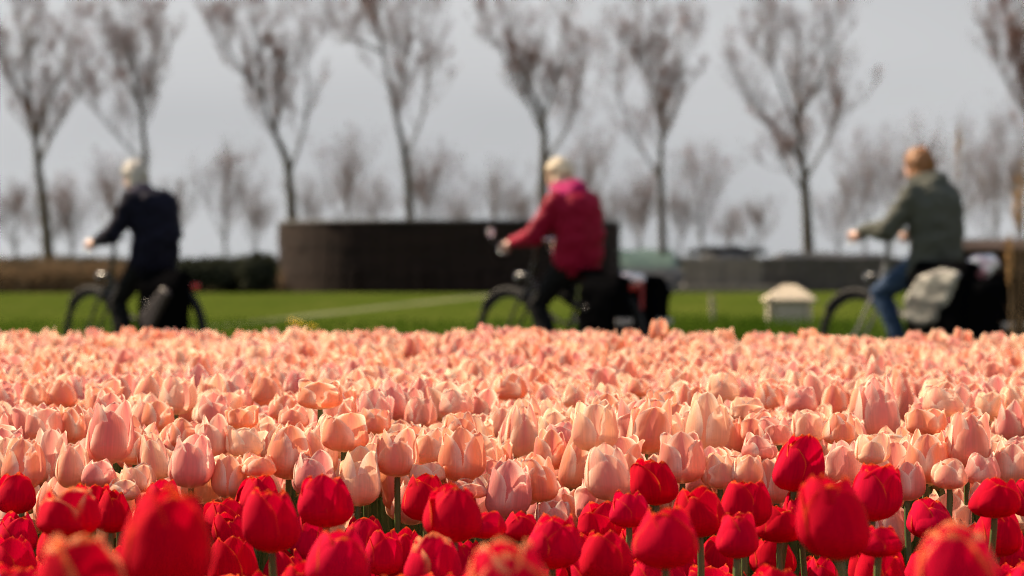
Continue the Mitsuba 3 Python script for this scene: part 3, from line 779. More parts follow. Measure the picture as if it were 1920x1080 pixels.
    for s, ang in ((1, crank), (-1, crank + 180)):
        e = bb + .17 * np.array([math.cos(math.radians(ang)), math.sin(math.radians(ang))])
        A('crank', tube([P(*bb, s * .10), P(*e, s * .115)], .010, 6), 'mat_steel')
        A('pedal', rbm(P(*e, s * .165), (.09, .09, .022), .006), 'mat_rubber', 30)
        ped.append(np.array([e[0], s * .15, e[1]]))
    A('kickstand', tube([P(-.28, .33, .07), P(-.50, .30, .12)], .008, 6), 'mat_steel')
    return key, ped


def rbm(c, s, r): return mverts(rbox(c, s, r, 8))


def hand_solids(g, side):
    """A hand closed round a grip whose axis runs along +x at g; palm on top, fingers over the front and under, thumb round the inside."""
    out = []
    g = np.asarray(g, float)
    o = lambda x, a, r: g + np.array([x, side * r * math.cos(math.radians(a)), r * math.sin(math.radians(a))])
    # palm: a padded slab over the top and outside of the grip
    out.append(m3.Manifold.batch_hull([sph(o(x, a, .028), .013, 10) for x in (-.038, .038) for a in (40, 95, 135)] + [sph(g + [-.07, side * .004, .03], .017, 10)]))
    for k, (x, ln) in enumerate(((.036, .95), (.013, 1.05), (-.010, 1.0), (-.032, .82))):
        ang = [40, -5 - 4 * k, -60 * ln, -115 * ln]
        pts = [(o(x, ang[0], .030), .0105), (o(x + .002, ang[1], .032), .0098), (o(x + .003, ang[2], .029), .0090), (o(x + .003, ang[3], .026), .0080)]
        out += chain(pts, 10)
    out += chain([(o(-.03, 130, .028), .013), (o(-.005, 170, .032), .0115), (o(.022, 205, .030), .0100), (o(.040, 240, .027), .0085)], 10)
    return out


def ik(h, a, l1, l2, out):
    dv = a - h; L = min(np.linalg.norm(dv), l1 + l2 - 1e-3); u = dv / np.linalg.norm(dv)
    x = (l1 ** 2 - l2 ** 2 + L ** 2) / (2 * L); hgt = math.sqrt(max(l1 ** 2 - x ** 2, 0))
    o = out - u * (u @ out); o /= np.linalg.norm(o)
    return h + u * x + o * hgt


def person(M, label, S, ped, jacket, trousers, hair, shoe, hood=None, collar=None, hem=.86, long_hair=0.0, bulk=1.0, hood_mat=None):
    key = thing('person', label, 'person', 'people riding bicycles')
    V = lambda *p: np.array(p, float)
    pel, wai, che, nek, hed = S['pelvis'], S['waist'], S['chest'], S['neck'], S['head']
    sz = S['saddle']
    gx, gy, gz = S['grip']
    hips = {s: V(pel[0] + .01, s * .095, pel[2] - .03) for s in (1, -1)}
    sho = {s: V(che[0] + .035, s * .168, nek[2] - .085) for s in (1, -1)}
    wrist = {s: V(gx - .105, s * (gy - .005), gz + .035) for s in (1, -1)}
    elb = {s: ik(sho[s], wrist[s], .30, .27, V(-.25, s * .55, -.8)) for s in (1, -1)}
    ank = {s: p + V(-.075, -.02 * np.sign(p[1]), .075 if s == 1 else .085) for s, p in zip((1, -1), ped)}
    kne = {s: ik(hips[s], ank[s], .445, .435, V(1, s * .10, .25)) for s in (1, -1)}
    # --- body
    so = []
    so.append(m3.Manifold.batch_hull([sph(pel + [0, y, 0], .105) for y in (-.065, .065)] + [sph(wai + [0, y, 0], .095) for y in (-.05, .05)]))
    so.append(m3.Manifold.batch_hull([sph(wai + [0, y, 0], .095) for y in (-.05, .05)] + [sph(che + [0, y, 0], .105) for y in (-.075, .075)]))
    so.append(m3.Manifold.batch_hull([sph(che + [0, y, 0], .105) for y in (-.075, .075)] + [sph(sho[s] - [0, s * .02, .0], .06) for s in (1, -1)] + [sph(nek, .052)]))
    so += chain([(nek - [0, 0, .03], .055), (hed + [-.02, 0, -.07], .052)])
    for s in (1, -1):
        so += chain([(sho[s], .055), (elb[s], .042), (wrist[s], .028), (wrist[s] * .45 + V(gx - .05, s * gy, gz + .03) * .55, .022)])
        so += chain([(hips[s], .090), (kne[s], .058), (kne[s] * .6 + ank[s] * .4 + [-.02, 0, 0], .055), (ank[s], .036)])
        ft = ank[s]
        so.append(m3.Manifold.batch_hull([sph(ft + [-.035, 0, -.035], .030, 10), sph(ft + [.10, 0, -.048], .026, 10), sph(ft + [.15, 0, -.053], .018, 10), sph(ft, .034, 10)]))
    # head, looking ahead along the path
    hd = [m3.Manifold.sphere(1, 28).scale([.098, .076, .105]).translate(tuple(hed + [-.008, 0, .025])), m3.Manifold.batch_hull([sph(hed + [.045, 0, -.085], .026, 12), sph(hed + [.03, .035, -.06], .03, 12), sph(hed + [.03, -.035, -.06], .03, 12), sph(hed + [.05, 0, .02], .045, 12), sph(hed + [-.02, 0, -.02], .06, 12)])]
    hd.append(m3.Manifold.batch_hull([sph(hed + [.088, 0, .02], .009, 8), sph(hed + [.108, 0, -.018], .011, 8), sph(hed + [.092, .012, -.022], .009, 8), sph(hed + [.092, -.012, -.022], .009, 8)]))
    for s in (1, -1):
        hd.append(m3.Manifold.sphere(1, 14).scale([.017, .010, .030]).rotate([0, -12, s * 20]).translate(tuple(hed + [-.008, s * .077, .0])))
        hd.append(sph(hed + [.075, s * .030, .030], .013, 10))
    bl = m3.Manifold.batch_boolean(so, m3.OpType.Add)
    hb = m3.Manifold.batch_boolean(hd, m3.OpType.Add)
    hands = m3.Manifold.batch_boolean([x for s in (1, -1) for x in hand_solids((gx - .045, s * gy, gz - .005), s)], m3.OpType.Add)
    v1, f1 = mverts((bl + hb + hands).refine_to_length(.016))
    t = trimesh.Trimesh(v1, f1, process=True)
    trimesh.smoothing.filter_taubin(t, lamb=.45, nu=.48, iterations=6)
    # the body is worn under the clothes: one continuous surface
    whole(key, put((np.array(t.vertices), np.array(t.faces)), M), 'mat_skin', True)
    A = lambda name, m, b, sm=True, **k: part(key, name, put(m, M), b, sm, **k)
    for s in (1, -1):
        A('eye', mverts(sph(hed + [.080, s * .030, .030], .0105, 10)), 'mat_eye')
    A('mouth', mverts(m3.Manifold.sphere(1, 12).scale([.008, .022, .006]).translate(tuple(hed + [.081, 0, -.055]))), 'mat_lip')
    # --- hair
    hr = [m3.Manifold.sphere(1, 28).scale([.112, .100, .108]).translate(tuple(hed + [-.020, 0, .030])), m3.Manifold.sphere(1, 20).scale([.078, .090, .085]).translate(tuple(hed + [-.048, 0, -.030 - long_hair * .5]))]
    if long_hair:
        hr.append(m3.Manifold.sphere(1, 20).scale([.07, .085, .08]).translate(tuple(hed + [-.03, 0, -.04])))
    cut = m3.Manifold.batch_hull([sph(hed + p, .02, 10) for p in ([.075, .07, .055], [.075, -.07, .055], [.16, .07, .055], [.16, -.07, .055], [.03, .10, -.20], [.03, -.10, -.20], [.2, .1, -.2], [.2, -.1, -.2])])
    hm = (m3.Manifold.batch_boolean(hr, m3.OpType.Add) - cut).refine_to_length(.012)
    v, f = mverts(hm); t = trimesh.Trimesh(v, f, process=True)
    trimesh.smoothing.filter_taubin(t, iterations=8)
    vv = np.array(t.vertices); vv = vv + np.array(t.vertex_normals) * (((meshkit.fbm(vv * [60, 60, 22], 3, 4) - .45) * .026 + (meshkit.fbm(vv * 14.0, 2, 5) - .5) * .045))[:, None]
    A('hair', (vv, np.array(t.faces)), hair)
    # --- trousers
    k = 1.16
    so = [m3.Manifold.batch_hull([sph(pel + [0, y, .02], .118) for y in (-.06, .06)] + [sph(hips[s], .105) for s in (1, -1)])]
    for s in (1, -1):
        so += chain([(hips[s], .105), (kne[s], .073), (kne[s] * .55 + ank[s] * .45 + [-.015, 0, 0], .068), (ank[s] + [0, 0, .035], .056)])
    A('trousers', blend(so, .024, 10, .010, 3), trousers)
    for s in (1, -1):
        ft = ank[s]
        sh = m3.Manifold.batch_hull([sph(ft + [-.045, 0, -.042], .033, 10), sph(ft + [.10, .008, -.05], .032, 10), sph(ft + [.10, -.008, -.05], .032, 10), sph(ft + [.155, 0, -.056], .022, 10), sph(ft + [.02, 0, -.005], .036, 10), sph(ft + [-.02, 0, .012], .040, 10)])
        A('shoe', blend([sh], .018, 5), shoe)
    # --- jacket
    b = bulk
    hemz = S['hem']
    so = []
    low = [sph(V(pel[0] + .02, y, hemz + .05), .115 * b) for y in (-.085, .085)]
    so.append(m3.Manifold.batch_hull(low + [sph(wai + [-.005, y, 0], .122 * b) for y in (-.062, .062)]))
    so.append(m3.Manifold.batch_hull([sph(wai + [-.005, y, 0], .122 * b) for y in (-.062, .062)] + [sph(che + [-.005, y, 0], .125 * b) for y in (-.085, .085)]))
    so.append(m3.Manifold.batch_hull([sph(che + [-.005, y, 0], .125 * b) for y in (-.085, .085)] + [sph(sho[s], .072 * b) for s in (1, -1)] + [sph(nek + [-.005, 0, -.02], .072)]))
    so.append(m3.Manifold.batch_hull([sph(V(che[0] - .045, y, che[2] + .06), .115 * b) for y in (-.05, .05)] + [sph(V(che[0] - .06, y, che[2] - .10), .110 * b) for y in (-.06, .06)]))
    for s in (1, -1):
        q = wrist[s] + (wrist[s] - elb[s]) * .02
        so += chain([(sho[s] + [0, s * .005, 0], .080 * b), (sho[s] * .5 + elb[s] * .5, .069 * b), (elb[s], .062 * b), (q, .043)])
    jv, jf = blend(so, .022, 18, .017, 8)
    wr = np.sin(jv[:, 2] * 46 + 5 * np.sin(jv[:, 1] * 9) + 7 * jv[:, 0])[:, None] * .0035
    jv = jv + trimesh.Trimesh(jv, jf, process=False).vertex_normals * wr
    A('jacket', (jv, jf), jacket)
    if collar:
        ring = np.linspace(0, 2 * np.pi, 25)
        A('collar', tube(np.c_[nek[0] + .012 + .070 * np.cos(ring), .068 * np.sin(ring), nek[2] + .012 - .02 * np.cos(ring)], .026, 8, False), collar)
    if hood:
        h = [m3.Manifold.batch_hull([sph(nek + p, r_, 12) for p, r_ in (([-.10, .12, -.05], .055), ([-.10, -.12, -.05], .055), ([-.155, 0, -.13], .065), ([-.12, 0, .035], .06), ([.03, .10, .03], .040), ([.03, -.10, .03], .040))])]
        A('hood', blend(h, .018, 8, .018, 5), hood_mat or jacket)
    return key


def pannier(M, label, y, mat_side, strips=0, x=-.50, z=.54, s=(.40, .19, .42), group=None, patch=False, cover=False):
    key = thing('pannier_bag', label, 'bag', group)
    yy = y + (.02 if y > 0 else -.02)
    body = m3.Manifold.batch_hull([sph((x + i * (s[0] / 2 - .07) + .02 * (k < 0), yy + j * (s[1] / 2 - .07), z + k * (s[2] / 2 - .07)), .07, 14) for i in (-1, 1) for j in (-1, 1) for k in (-1, 1)] + [sph((x - s[0] / 2 + .03, yy, z - .02), .04, 12), sph((x, yy + math.copysign(s[1] / 2 - .02, y), z - .02), .04, 12)])
    v, f = blend([body], .03, 4, .012, 6)
    part(key, 'body', put((v, f), M), mat_side, True)
    flap = m3.Manifold.batch_hull([sph((x + i * (s[0] / 2 - .02), yy + j * (s[1] / 2 - .015), z + s[2] / 2 + .01 - (.10 if j * y > 0 else 0)), .02, 8) for i in (-1, 1) for j in (-1, 1)] + [sph((x + i * (s[0] / 2 - .03), yy, z + s[2] / 2 + .035), .02, 8) for i in (-1, 1)])
    part(key, 'flap', put(blend([flap], .03, 3, .008, 2), M), 'mat_bag_black' if mat_side != 'mat_bag_mauve' else mat_side, True)
    part(key, 'strap', put(tube([(x + .08, yy + math.copysign(s[1] / 2 + .006, y), z - .14), (x + .08, yy + math.copysign(s[1] / 2 + .010, y), z + .12)], .012, 6), M), 'mat_bag_black', 40)
    part(key, 'buckle', put(rbm((x + .08, yy + math.copysign(s[1] / 2 + .018, y), z + .03), (.04, .016, .03), .004), M), 'mat_frame_black', 30)
    if cover:
        pt = m3.Manifold.batch_hull([sph((x + a, yy + s[1] / 2 - .02, z + b), .045, 12) for a, b in ((.23, -.08), (.22, .02), (.12, .16), (-.06, .21), (-.19, .19), (-.14, .07), (-.01, -.09), (.10, -.12))])
        part(key, 'cover', put(blend([pt], .025, 4, .012, 9), M), 'mat_bag_pattern', True, label='crumpled grey and white patterned cover')
    if patch:
        pt = m3.Manifold.batch_hull([sph((x + a, yy + s[1] / 2 + .012, z + b), .03, 10) for a, b in ((-.13, .13), (-.19, .10), (.10, -.15), (.02, -.16), (.13, -.08))]).scale([1, 1, 1])
        part(key, 'side_patch', put(blend([pt], .02, 3), M), 'mat_bag_mauve', True)
    if strips:
        part(key, 'reflective_strip', put(rbm((x - s[0] / 2 - .003, yy, z - .07), (.012, s[1] * .82, .045), .004), M), 'mat_strip', 30)
    return key


TH = 47.0
# the rider in navy, furthest along the path
M1 = frame_matrix(274, 30.5, TH)
S1 = dict(pelvis=np.array([-.11, 0, .955]), waist=np.array([-.135, 0, 1.11]), chest=np.array([-.075, 0, 1.28]), neck=np.array([.055, 0, 1.475]), head=np.array([.16, 0, 1.585]), saddle=.86, grip=(.40, .27, 1.05), hem=.86)
k1, ped1 = bicycle(M1, 'dark city bicycle ridden by the white-haired man in navy', S1['grip'], 'mat_frame_black', .86, crank=-85)
person(M1, 'white-haired man in a navy jacket and black trousers cycling away, leading the three', S1, ped1, 'mat_navy', 'mat_black_cloth', 'mat_hair_grey', 'mat_shoe_white', collar='mat_collar', bulk=1.18)
pannier(M1, 'black pannier with a mauve side patch on the leading bicycle', .16, 'mat_bag_black', x=-.47, z=.56, s=(.50, .20, .46), patch=True)
# the rider in magenta
M2 = frame_matrix(1077, 28.8, TH)
S2 = dict(pelvis=np.array([-.05, 0, .945]), waist=np.array([-.055, 0, 1.10]), chest=np.array([-.01, 0, 1.255]), neck=np.array([.08, 0, 1.435]), head=np.array([.185, 0, 1.555]), saddle=.86, grip=(.50, .27, 1.03), hem=.875)
k2, ped2 = bicycle(M2, 'dark bicycle with a round mirror under the rider in the magenta jacket', S2['grip'], 'mat_frame_black', .86, mirror=True, crank=-75)
person(M2, 'blond-grey rider in a magenta hooded jacket and black trousers, in the middle', S2, ped2, 'mat_magenta', 'mat_black_cloth', 'mat_hair_blond', 'mat_shoe_white', hood=True, hood_mat='mat_hood_pink', bulk=1.17)
ps = pannier(M2, 'black pannier with a pale reflective strip on the near side of the middle bicycle', .19, 'mat_bag_black', 1, x=-.54, s=(.40, .20, .44))
pannier(M2, 'black pannier with a pale reflective strip on the far side of the middle bicycle', -.19, 'mat_bag_black', 1, x=-.54, s=(.40, .20, .44))
key = thing('luggage_roll', 'pale bundle with a hanging red strap between the middle bicycle\'s panniers', 'bundle')
part(key, 'roll', put(blend(chain([((-.62, -.08, .775), .04), ((-.60, .05, .785), .05)]), .02, 4, .01, 1), M2), 'mat_plastic_pink', True)
part(key, 'strap', put(cat_mesh([box(-.735, .02, .66, .010, .032, .20), box(-.70, .02, .765, .08, .032, .010)]), M2), 'mat_strap_red', False)
# the rider in sage
M3 = frame_matrix(1750, 27.0, TH)
S3 = dict(pelvis=np.array([-.02, 0, .945]), waist=np.array([-.035, 0, 1.10]), chest=np.array([.0, 0, 1.27]), neck=np.array([.06, 0, 1.455]), head=np.array([.15, 0, 1.575]), saddle=.86, grip=(.53, .27, 1.09), hem=.79)
k3, ped3 = bicycle(M3, 'silver bicycle with a shiny bell under the rider in the sage jacket', S3['grip'], 'mat_frame_silver', .86, crank=-20, bell=True)
person(M3, 'ginger-haired rider in a long sage green hooded jacket and blue jeans, last of three', S3, ped3, 'mat_sage', 'mat_jeans', 'mat_hair_ginger', 'mat_shoe_white', hood=True, bulk=1.22, long_hair=.02)
pannier(M3, 'pannier with a grey and white patterned cover on the near side of the last bicycle', .20, 'mat_bag_black', 0, x=-.28, z=.61, s=(.52, .22, .50), cover=True)
pannier(M3, 'bulging black pannier on the far side of the last bicycle', -.20, 'mat_bag_black', 1, x=-.48, s=(.42, .24, .46))
key = thing('rear_bag', 'big black bag hanging behind the patterned pannier on the last bicycle', 'bag')
part(key, 'body', put(blend([m3.Manifold.batch_hull([sph((-.60 + i * .06, .06 + j * .15, .56 + k * .15), .07, 12) for i in (-1, 1) for j in (-1, 1) for k in (-1, 1)])], .03, 4, .012, 3), M3), 'mat_bag_black', True)
part(key, 'reflective_strip', put(rbm((-.735, .06, .47), (.012, .14, .04), .004), M3), 'mat_strip', 30)
part(key, 'strap', put(tube([(-.62, .1, .76), (-.60, .1, .79), (-.50, .1, .745)], .01, 6), M3), 'mat_bag_black', 40)
key = thing('plastic_bundle', 'white and pink bundle strapped on top of the last bicycle\'s bags', 'bundle')
whole(key, put(blend([m3.Manifold.sphere(1, 24).scale([.10, .115, .085]).translate((-.46, .04, .875)), m3.Manifold.sphere(1, 20).scale([.07, .09, .06]).translate((-.49, -.02, .90))], .018, 5, .03, 7), M3), 'mat_plastic_pink', True)

# ------------------------------------------------------------------ tulips
# (centre x, top, bottom, width in photo pixels, openness, facing: 0 petal to the viewer / 1 notch to the viewer / None, what sets it apart)
PEACH = [
    (203, 752, 871, 92, .50, 0, 'tall mauve-pink tulip on a bare dark stem'), (42, 817, 920, 84, .30, 1, 'peach tulip with a white-lit shoulder above the red one at the picture edge'), (92, 805, 905, 72, .30, None, ''), (137, 828, 918, 58, .3, None, ''),
    (182, 860, 915, 52, .3, None, ''), (253, 806, 872, 55, .3, None, ''), (295, 813, 900, 60, .15, 0, 'slim closed peach tulip touching the big two-toned one'), (358, 812, 916, 88, .35, 0, 'big two-toned peach tulip with a separate curved left petal'), (258, 868, 925, 46, .5, None, 'small low pale tulip between the bare stem and the slim closed one'),
    (116, 711, 768, 62, .2, 0, 'rounded pink tulip with a pink midline beside a white-lit one'), (66, 714, 765, 44, .2, None, ''), (80, 765, 825, 72, .5, None, ''), (132, 760, 832, 42, .25, None, 'narrow orange-sided tulip with a white left rim'), (295, 750, 810, 62, .35, None, ''),
    (398, 736, 805, 68, .35, 0, 'pale tulip with a strong rose stripe down its front petal'), (350, 783, 845, 62, .45, None, ''), (400, 778, 858, 48, .3, None, ''), (429, 850, 935, 62, .3, 1, 'peach tulip in front row half behind the red ones, left of the pink-shouldered one'), (460, 800, 858, 72, .4, None, ''),
    (541, 794, 900, 88, .20, 1, 'pink-shouldered egg-shaped peach tulip on a dark stem'), (590, 844, 930, 82, .45, None, 'cream and peach tulip above the heart-shaped red pair'), (672, 840, 950, 86, .30, 0, 'large cream tulip with pink streaks on its left side'), (745, 805, 895, 84, .40, 0, 'peach tulip held high on a tall straight pale stem'), (645, 775, 848, 90, .45, None, 'broad ruffled peach tulip with an orange heart'),
    (500, 697, 768, 68, .15, 0, 'large pale pink tulip standing out in the blurred rows'), (552, 693, 745, 42, .25, None, ''), (600, 714, 768, 86, .6, 1, 'wide open peach tulip right of the large pale pink one'), (700, 765, 815, 66, .5, None, ''), (550, 760, 805, 56, .35, None, ''), (485, 855, 895, 42, .4, None, ''), (528, 736, 790, 56, .35, None, ''), (453, 760, 805, 46, .85, 0, 'wide open peach tulip showing an orange centre'),
    (866, 803, 905, 92, .50, 1, 'large peach tulip with a ragged sunlit top petal and a pointed left petal'), (862, 770, 830, 66, .25, 0, ''), (803, 800, 872, 52, .35, None, ''), (790, 740, 805, 62, .4, None, ''), (978, 758, 862, 68, .12, 0, 'slender pink tulip with a white left rim and one loose petal'), (1035, 805, 882, 70, .55, 1, 'open peach tulip between the slender pink one and the tall cup-shaped one'),
    (1116, 750, 848, 90, .45, 1, 'cup-shaped tulip with a zigzag sunlit patch inside'), (1074, 812, 918, 62, .2, None, 'long narrow pink tulip with fluted white folds'), (1145, 836, 940, 92, .20, 0, 'big smooth egg-shaped pale pink tulip in the front row'), (948, 865, 975, 88, .50, 1, 'foremost pale pink tulip with three sharp pointed petals'), (1013, 855, 943, 74, .35, 0, 'apricot tulip with a square shadow on its front petal'),
    (857, 730, 785, 66, .35, None, ''), (955, 700, 752, 66, .2, None, ''), (1053, 790, 840, 34, .3, None, ''), (1080, 718, 768, 46, .2, None, ''), (800, 868, 905, 38, .6, None, 'small frilly cream tulip behind the red one right of the tall pale stem'),
    (1212, 742, 852, 86, .35, 0, 'pink tulip with a rose stripe and a thin petal bent out on its left'), (1325, 738, 852, 84, .28, 1, 'tall pink tulip on a long dark bare stem, M-shaped rim'), (1280, 808, 907, 92, .50, 1, 'wide apricot tulip with a petal flung out to the left'), (1370, 774, 858, 58, .3, None, ''), (1399, 850, 912, 60, .25, 0, 'tan tulip with a dark brown stripe up its middle'), (1424, 812, 865, 46, .25, None, ''),
    (1355, 697, 760, 66, .2, 0, 'pointed pale tulip above the M-rimmed tall pink one'), (1444, 714, 775, 62, .2, None, ''), (1503, 722, 778, 64, .3, None, ''), (1404, 745, 792, 70, .35, None, ''), (1415, 770, 832, 52, .35, None, ''), (1459, 780, 835, 52, .6, None, ''), (1515, 770, 835, 66, .55, None, ''), (1456, 855, 945, 62, .3, None, 'yellowish peach tulip half hidden under the highest red one'), (1350, 850, 918, 42, .3, None, ''),
    (1648, 706, 825, 86, .18, 0, 'tallest pink barrel-shaped tulip on a thin dark stem'), (1697, 704, 800, 42, .3, None, ''), (1815, 771, 882, 92, .35, 0, 'large apricot bowl-shaped tulip on a dark stem, nearest the picture edge'), (1735, 808, 908, 82, .45, 1, 'peach tulip with one petal folded outward like a flap'), (1583, 825, 912, 74, .30, 0, 'peach tulip just behind the notched red tulip, dark streaked'), (1635, 812, 872, 46, .5, None, ''), (1572, 776, 835, 48, .3, None, ''), (1566, 716, 785, 52, .25, None, ''), (1738, 763, 818, 78, .6, None, 'broad open tulip with a white-lit left petal'),
    (1770, 725, 782, 78, .35, None, 'cream-shouldered tulip with a red-shadowed right half'), (1895, 750, 832, 56, .3, None, ''), (1892, 825, 908, 76, .40, 1, 'cream tulip with a yellow petal beside the picture edge'), (1853, 735, 790, 62, .6, None, ''), (1780, 860, 918, 52, .3, None, ''), (1843, 850, 912, 42, .3, None, ''), (1702, 868, 940, 44, .3, None, 'yellow-tinged tulip right of the notched red one'), (1038, 938, 990, 62, .4, None, 'low peach tulip peeping over two red ones'), (885, 897, 935, 38, .4, None, ''),
    (480, 900, 940, 60, .4, None, ''), (1200, 708, 745, 30, .2, None, 'withered dark mauve bud among the blurred peach tulips'), (228, 898, 940, 60, .4, None, ''), (1850, 905, 950, 60, .3, None, '')]
RED = [
    (27, 886, 965, 74, .10, 0, 'red tulip cut by the picture edge, below the white-shouldered peach one'), (128, 915, 1010, 118, .30, None, 'blurred red tulip with a yellow-tipped left petal'), (210, 918, 1000, 62, .2, None, ''), (308, 917, 1125, 174, .16, 0, 'huge blurred red tulip, the nearest one, very tall'), (152, 1000, 1190, 178, .20, 1, 'big blurred red tulip with broad cream and orange rims at the bottom edge'), (30, 962, 1042, 78, .25, None, ''), (20, 1008, 1105, 92, .25, None, ''), (22, 1062, 1170, 130, .25, None, ''), (168, 904, 985, 82, .25, None, ''), (303, 900, 975, 62, .25, None, 'small red tulip just behind the huge nearest one'),
    (510, 915, 1037, 108, .22, 1, 'dark red blurred tulip with a heart-shaped rim on a single stem'), (480, 892, 975, 82, .15, 0, 'red tulip rising behind the heart-rimmed dark red one'), (612, 888, 990, 102, .22, 1, 'two-lobed red tulip with a thin bright seam'), (420, 935, 1010, 82, .25, None, ''), (440, 962, 1030, 62, .25, None, ''), (438, 1005, 1115, 92, .25, None, 'blurred red tulip left of the heart-rimmed one, at the bottom'), (580, 962, 1060, 62, .2, None, ''), (632, 986, 1110, 118, .15, 0, 'rounded bright red tulip with two pink glints, low down'), (682, 968, 1055, 80, .2, None, 'frill-topped red tulip under the green stems'),
    (718, 995, 1080, 58, .25, None, ''), (757, 990, 1090, 78, .25, 0, ''), (812, 1000, 1115, 106, .22, None, 'blurred red tulip left of the largest pink-sheened one'), (797, 885, 978, 84, .22, 0, 'sharp red tulip right of the tall pale stem'), (850, 910, 1018, 108, .12, 0, 'smooth barrel-shaped red tulip with a pink cap'), (908, 958, 1010, 42, .2, None, ''), (975, 960, 1015, 68, .12, 0, 'crimson egg-shaped tulip below the foremost peach one'), (1037, 965, 1068, 102, .22, None, 'red tulip with an orange rim and pink glint on its left'), (965, 1007, 1185, 172, .14, 0, 'largest pink-sheened blurred tulip at the bottom edge'), (880, 1010, 1105, 62, .2, None, ''),
    (1127, 938, 1015, 88, .25, None, 'red tulip under the big egg-shaped pale pink one'), (1136, 995, 1098, 100, .15, None, 'dome-topped red tulip with a white glint'), (1230, 861, 948, 88, .35, 1, 'sharp red tulip with a V notch and orange rims'), (1247, 944, 1068, 122, .12, 0, 'plump closed red tulip on a dark stem, low centre right'), (1312, 911, 1008, 98, .28, 0, 'red tulip with a thin petal standing apart on its left'), (1398, 899, 992, 94, .30, 1, 'red tulip with a wide V notch and wrinkled back petal'), (1489, 814, 922, 94, .30, 1, 'highest red tulip, standing up among the peach ones'),
    (1463, 946, 1018, 90, .28, 0, 'red tulip below the highest one, split left rim'), (1382, 961, 1048, 48, .2, None, 'slim red tulip with a curled orange tip'), (1345, 1003, 1098, 80, .2, None, ''), (1452, 1005, 1085, 86, .15, None, ''), (1180, 922, 990, 42, .25, None, ''), (1465, 1062, 1170, 108, .2, None, ''), (1535, 1043, 1115, 72, .2, None, ''),
    (1572, 893, 1052, 134, .16, 0, 'large egg-shaped blurred crimson tulip on a thick stem'), (1637, 869, 978, 96, .38, 1, 'deeply notched red tulip right behind the large crimson one'), (1748, 936, 1012, 86, .20, 0, 'neat round red tulip with a thin yellow rim, by green stems'), (1865, 896, 972, 96, .25, 0, 'round red tulip with a bright rim at the right border'), (1928, 893, 970, 64, .25, None, ''), (1800, 982, 1175, 170, .20, 0, 'very large blurred red tulip at the bottom right'), (1870, 954, 1045, 90, .28, None, ''), (1888, 992, 1085, 74, .25, None, ''), (1648, 985, 1045, 48, .2, None, ''), (1657, 1028, 1135, 94, .25, None, ''), (1545, 1042, 1130, 64, .2, None, ''),
    (535, 1030, 1115, 82, .2, None, ''), (568, 1056, 1140, 50, .2, None, ''), (1220, 1040, 1140, 92, .2, None, ''), (690, 1050, 1140, 70, .2, None, ''), (1390, 1075, 1160, 60, .2, None, ''), (1730, 1030, 1110, 60, .2, None, ''), (340, 960, 1040, 80, .2, None, '')]


def hero_rows(src, w0, drop, mix_w, lo, hi):
    rows = []
    for cx, top, bot, w, op, face, name in src:
        mw = mix_w * min(1.0, max(0.12, (w - 42) / 40))            # a cup that is half hidden says little by its width
        d = FPX * w0 / w * mw + FPX * drop / (top - HOR) * (1 - mw)
        rows.append([cx, top, bot, w, op, face, name, float(np.clip(d, lo, hi))])
    return rows


def settle(rows):
    """Flowers whose cups would run into each other move apart in depth, the one higher in the picture backwards."""
    for it in range(40):
        hit = 0
        for i in range(len(rows)):
            for j in range(i):
                a, b = rows[i], rows[j]
                da, db_ = a[7], b[7]
                ra, rb_ = a[3] * da / FPX / 2, b[3] * db_ / FPX / 2
                dx = abs((a[0] - 960) * da - (b[0] - 960) * db_) / FPX
                za = EYE - (np.array([a[1], a[2]]) - HOR) * da / FPX; zb = EYE - (np.array([b[1], b[2]]) - HOR) * db_ / FPX
                if dx < (ra + rb_) * .95 and za[1] < zb[0] and zb[1] < za[0]:
                    need = math.sqrt(max(((ra + rb_) * .95) ** 2 - dx ** 2, 0))
                    gap = need - abs(da - db_)
                    if gap > 1e-3:
                        far, near = (a, b) if (da > db_ + .02 or (abs(da - db_) <= .02 and a[2] < b[2])) else (b, a)
                        far[7] += gap * .6; near[7] -= gap * .25
                        hit += 1
        if not hit: break
    return rows


hp = settle(hero_rows(PEACH, .0535, .165, .62, 4.32, 9.5))
hr_ = settle(hero_rows(RED, .0530, .20, .85, 1.95, 4.22))


def to_flowers(rows):
    out = []
    for cx, top, bot, w, op, face, name, d in rows:
        out.append((*world(cx, bot, d), max(w * d / FPX / 2, .0205), (bot - top) * d / FPX, op, -1 if face is None else face))
    return np.array(out)


FP, FR = to_flowers(hp), to_flowers(hr_)
FR[:, 3] *= 1.05


def scatter(d0, d1, spacing, seed):
    r = np.random.default_rng(seed)
    pts = []
    n = int((d1 - d0) * 4.2 / spacing ** 2 * 2.2)
    x, y = r.uniform(-2.1, 2.1, n), r.uniform(d0, d1, n)
    ok = np.abs(x) < y * .1335 + .42
    P = np.c_[x, y][ok]
    cell = {}
    keep = []
    for k, p in enumerate(P):
        c = (int(p[0] // spacing), int(p[1] // spacing))
        if all(np.hypot(*(P[m] - p)) > spacing for a in (-1, 0, 1) for b in (-1, 0, 1) for m in cell.get((c[0] + a, c[1] + b), ())):
            cell.setdefault(c, []).append(k); keep.append(k)
    return P[keep]


def box_px(F):
    cx, yb = pixel(F[:, :3])
    s = FPX / F[:, 1]
    return cx - F[:, 3] * s, cx + F[:, 3] * s, yb - F[:, 4] * s, yb


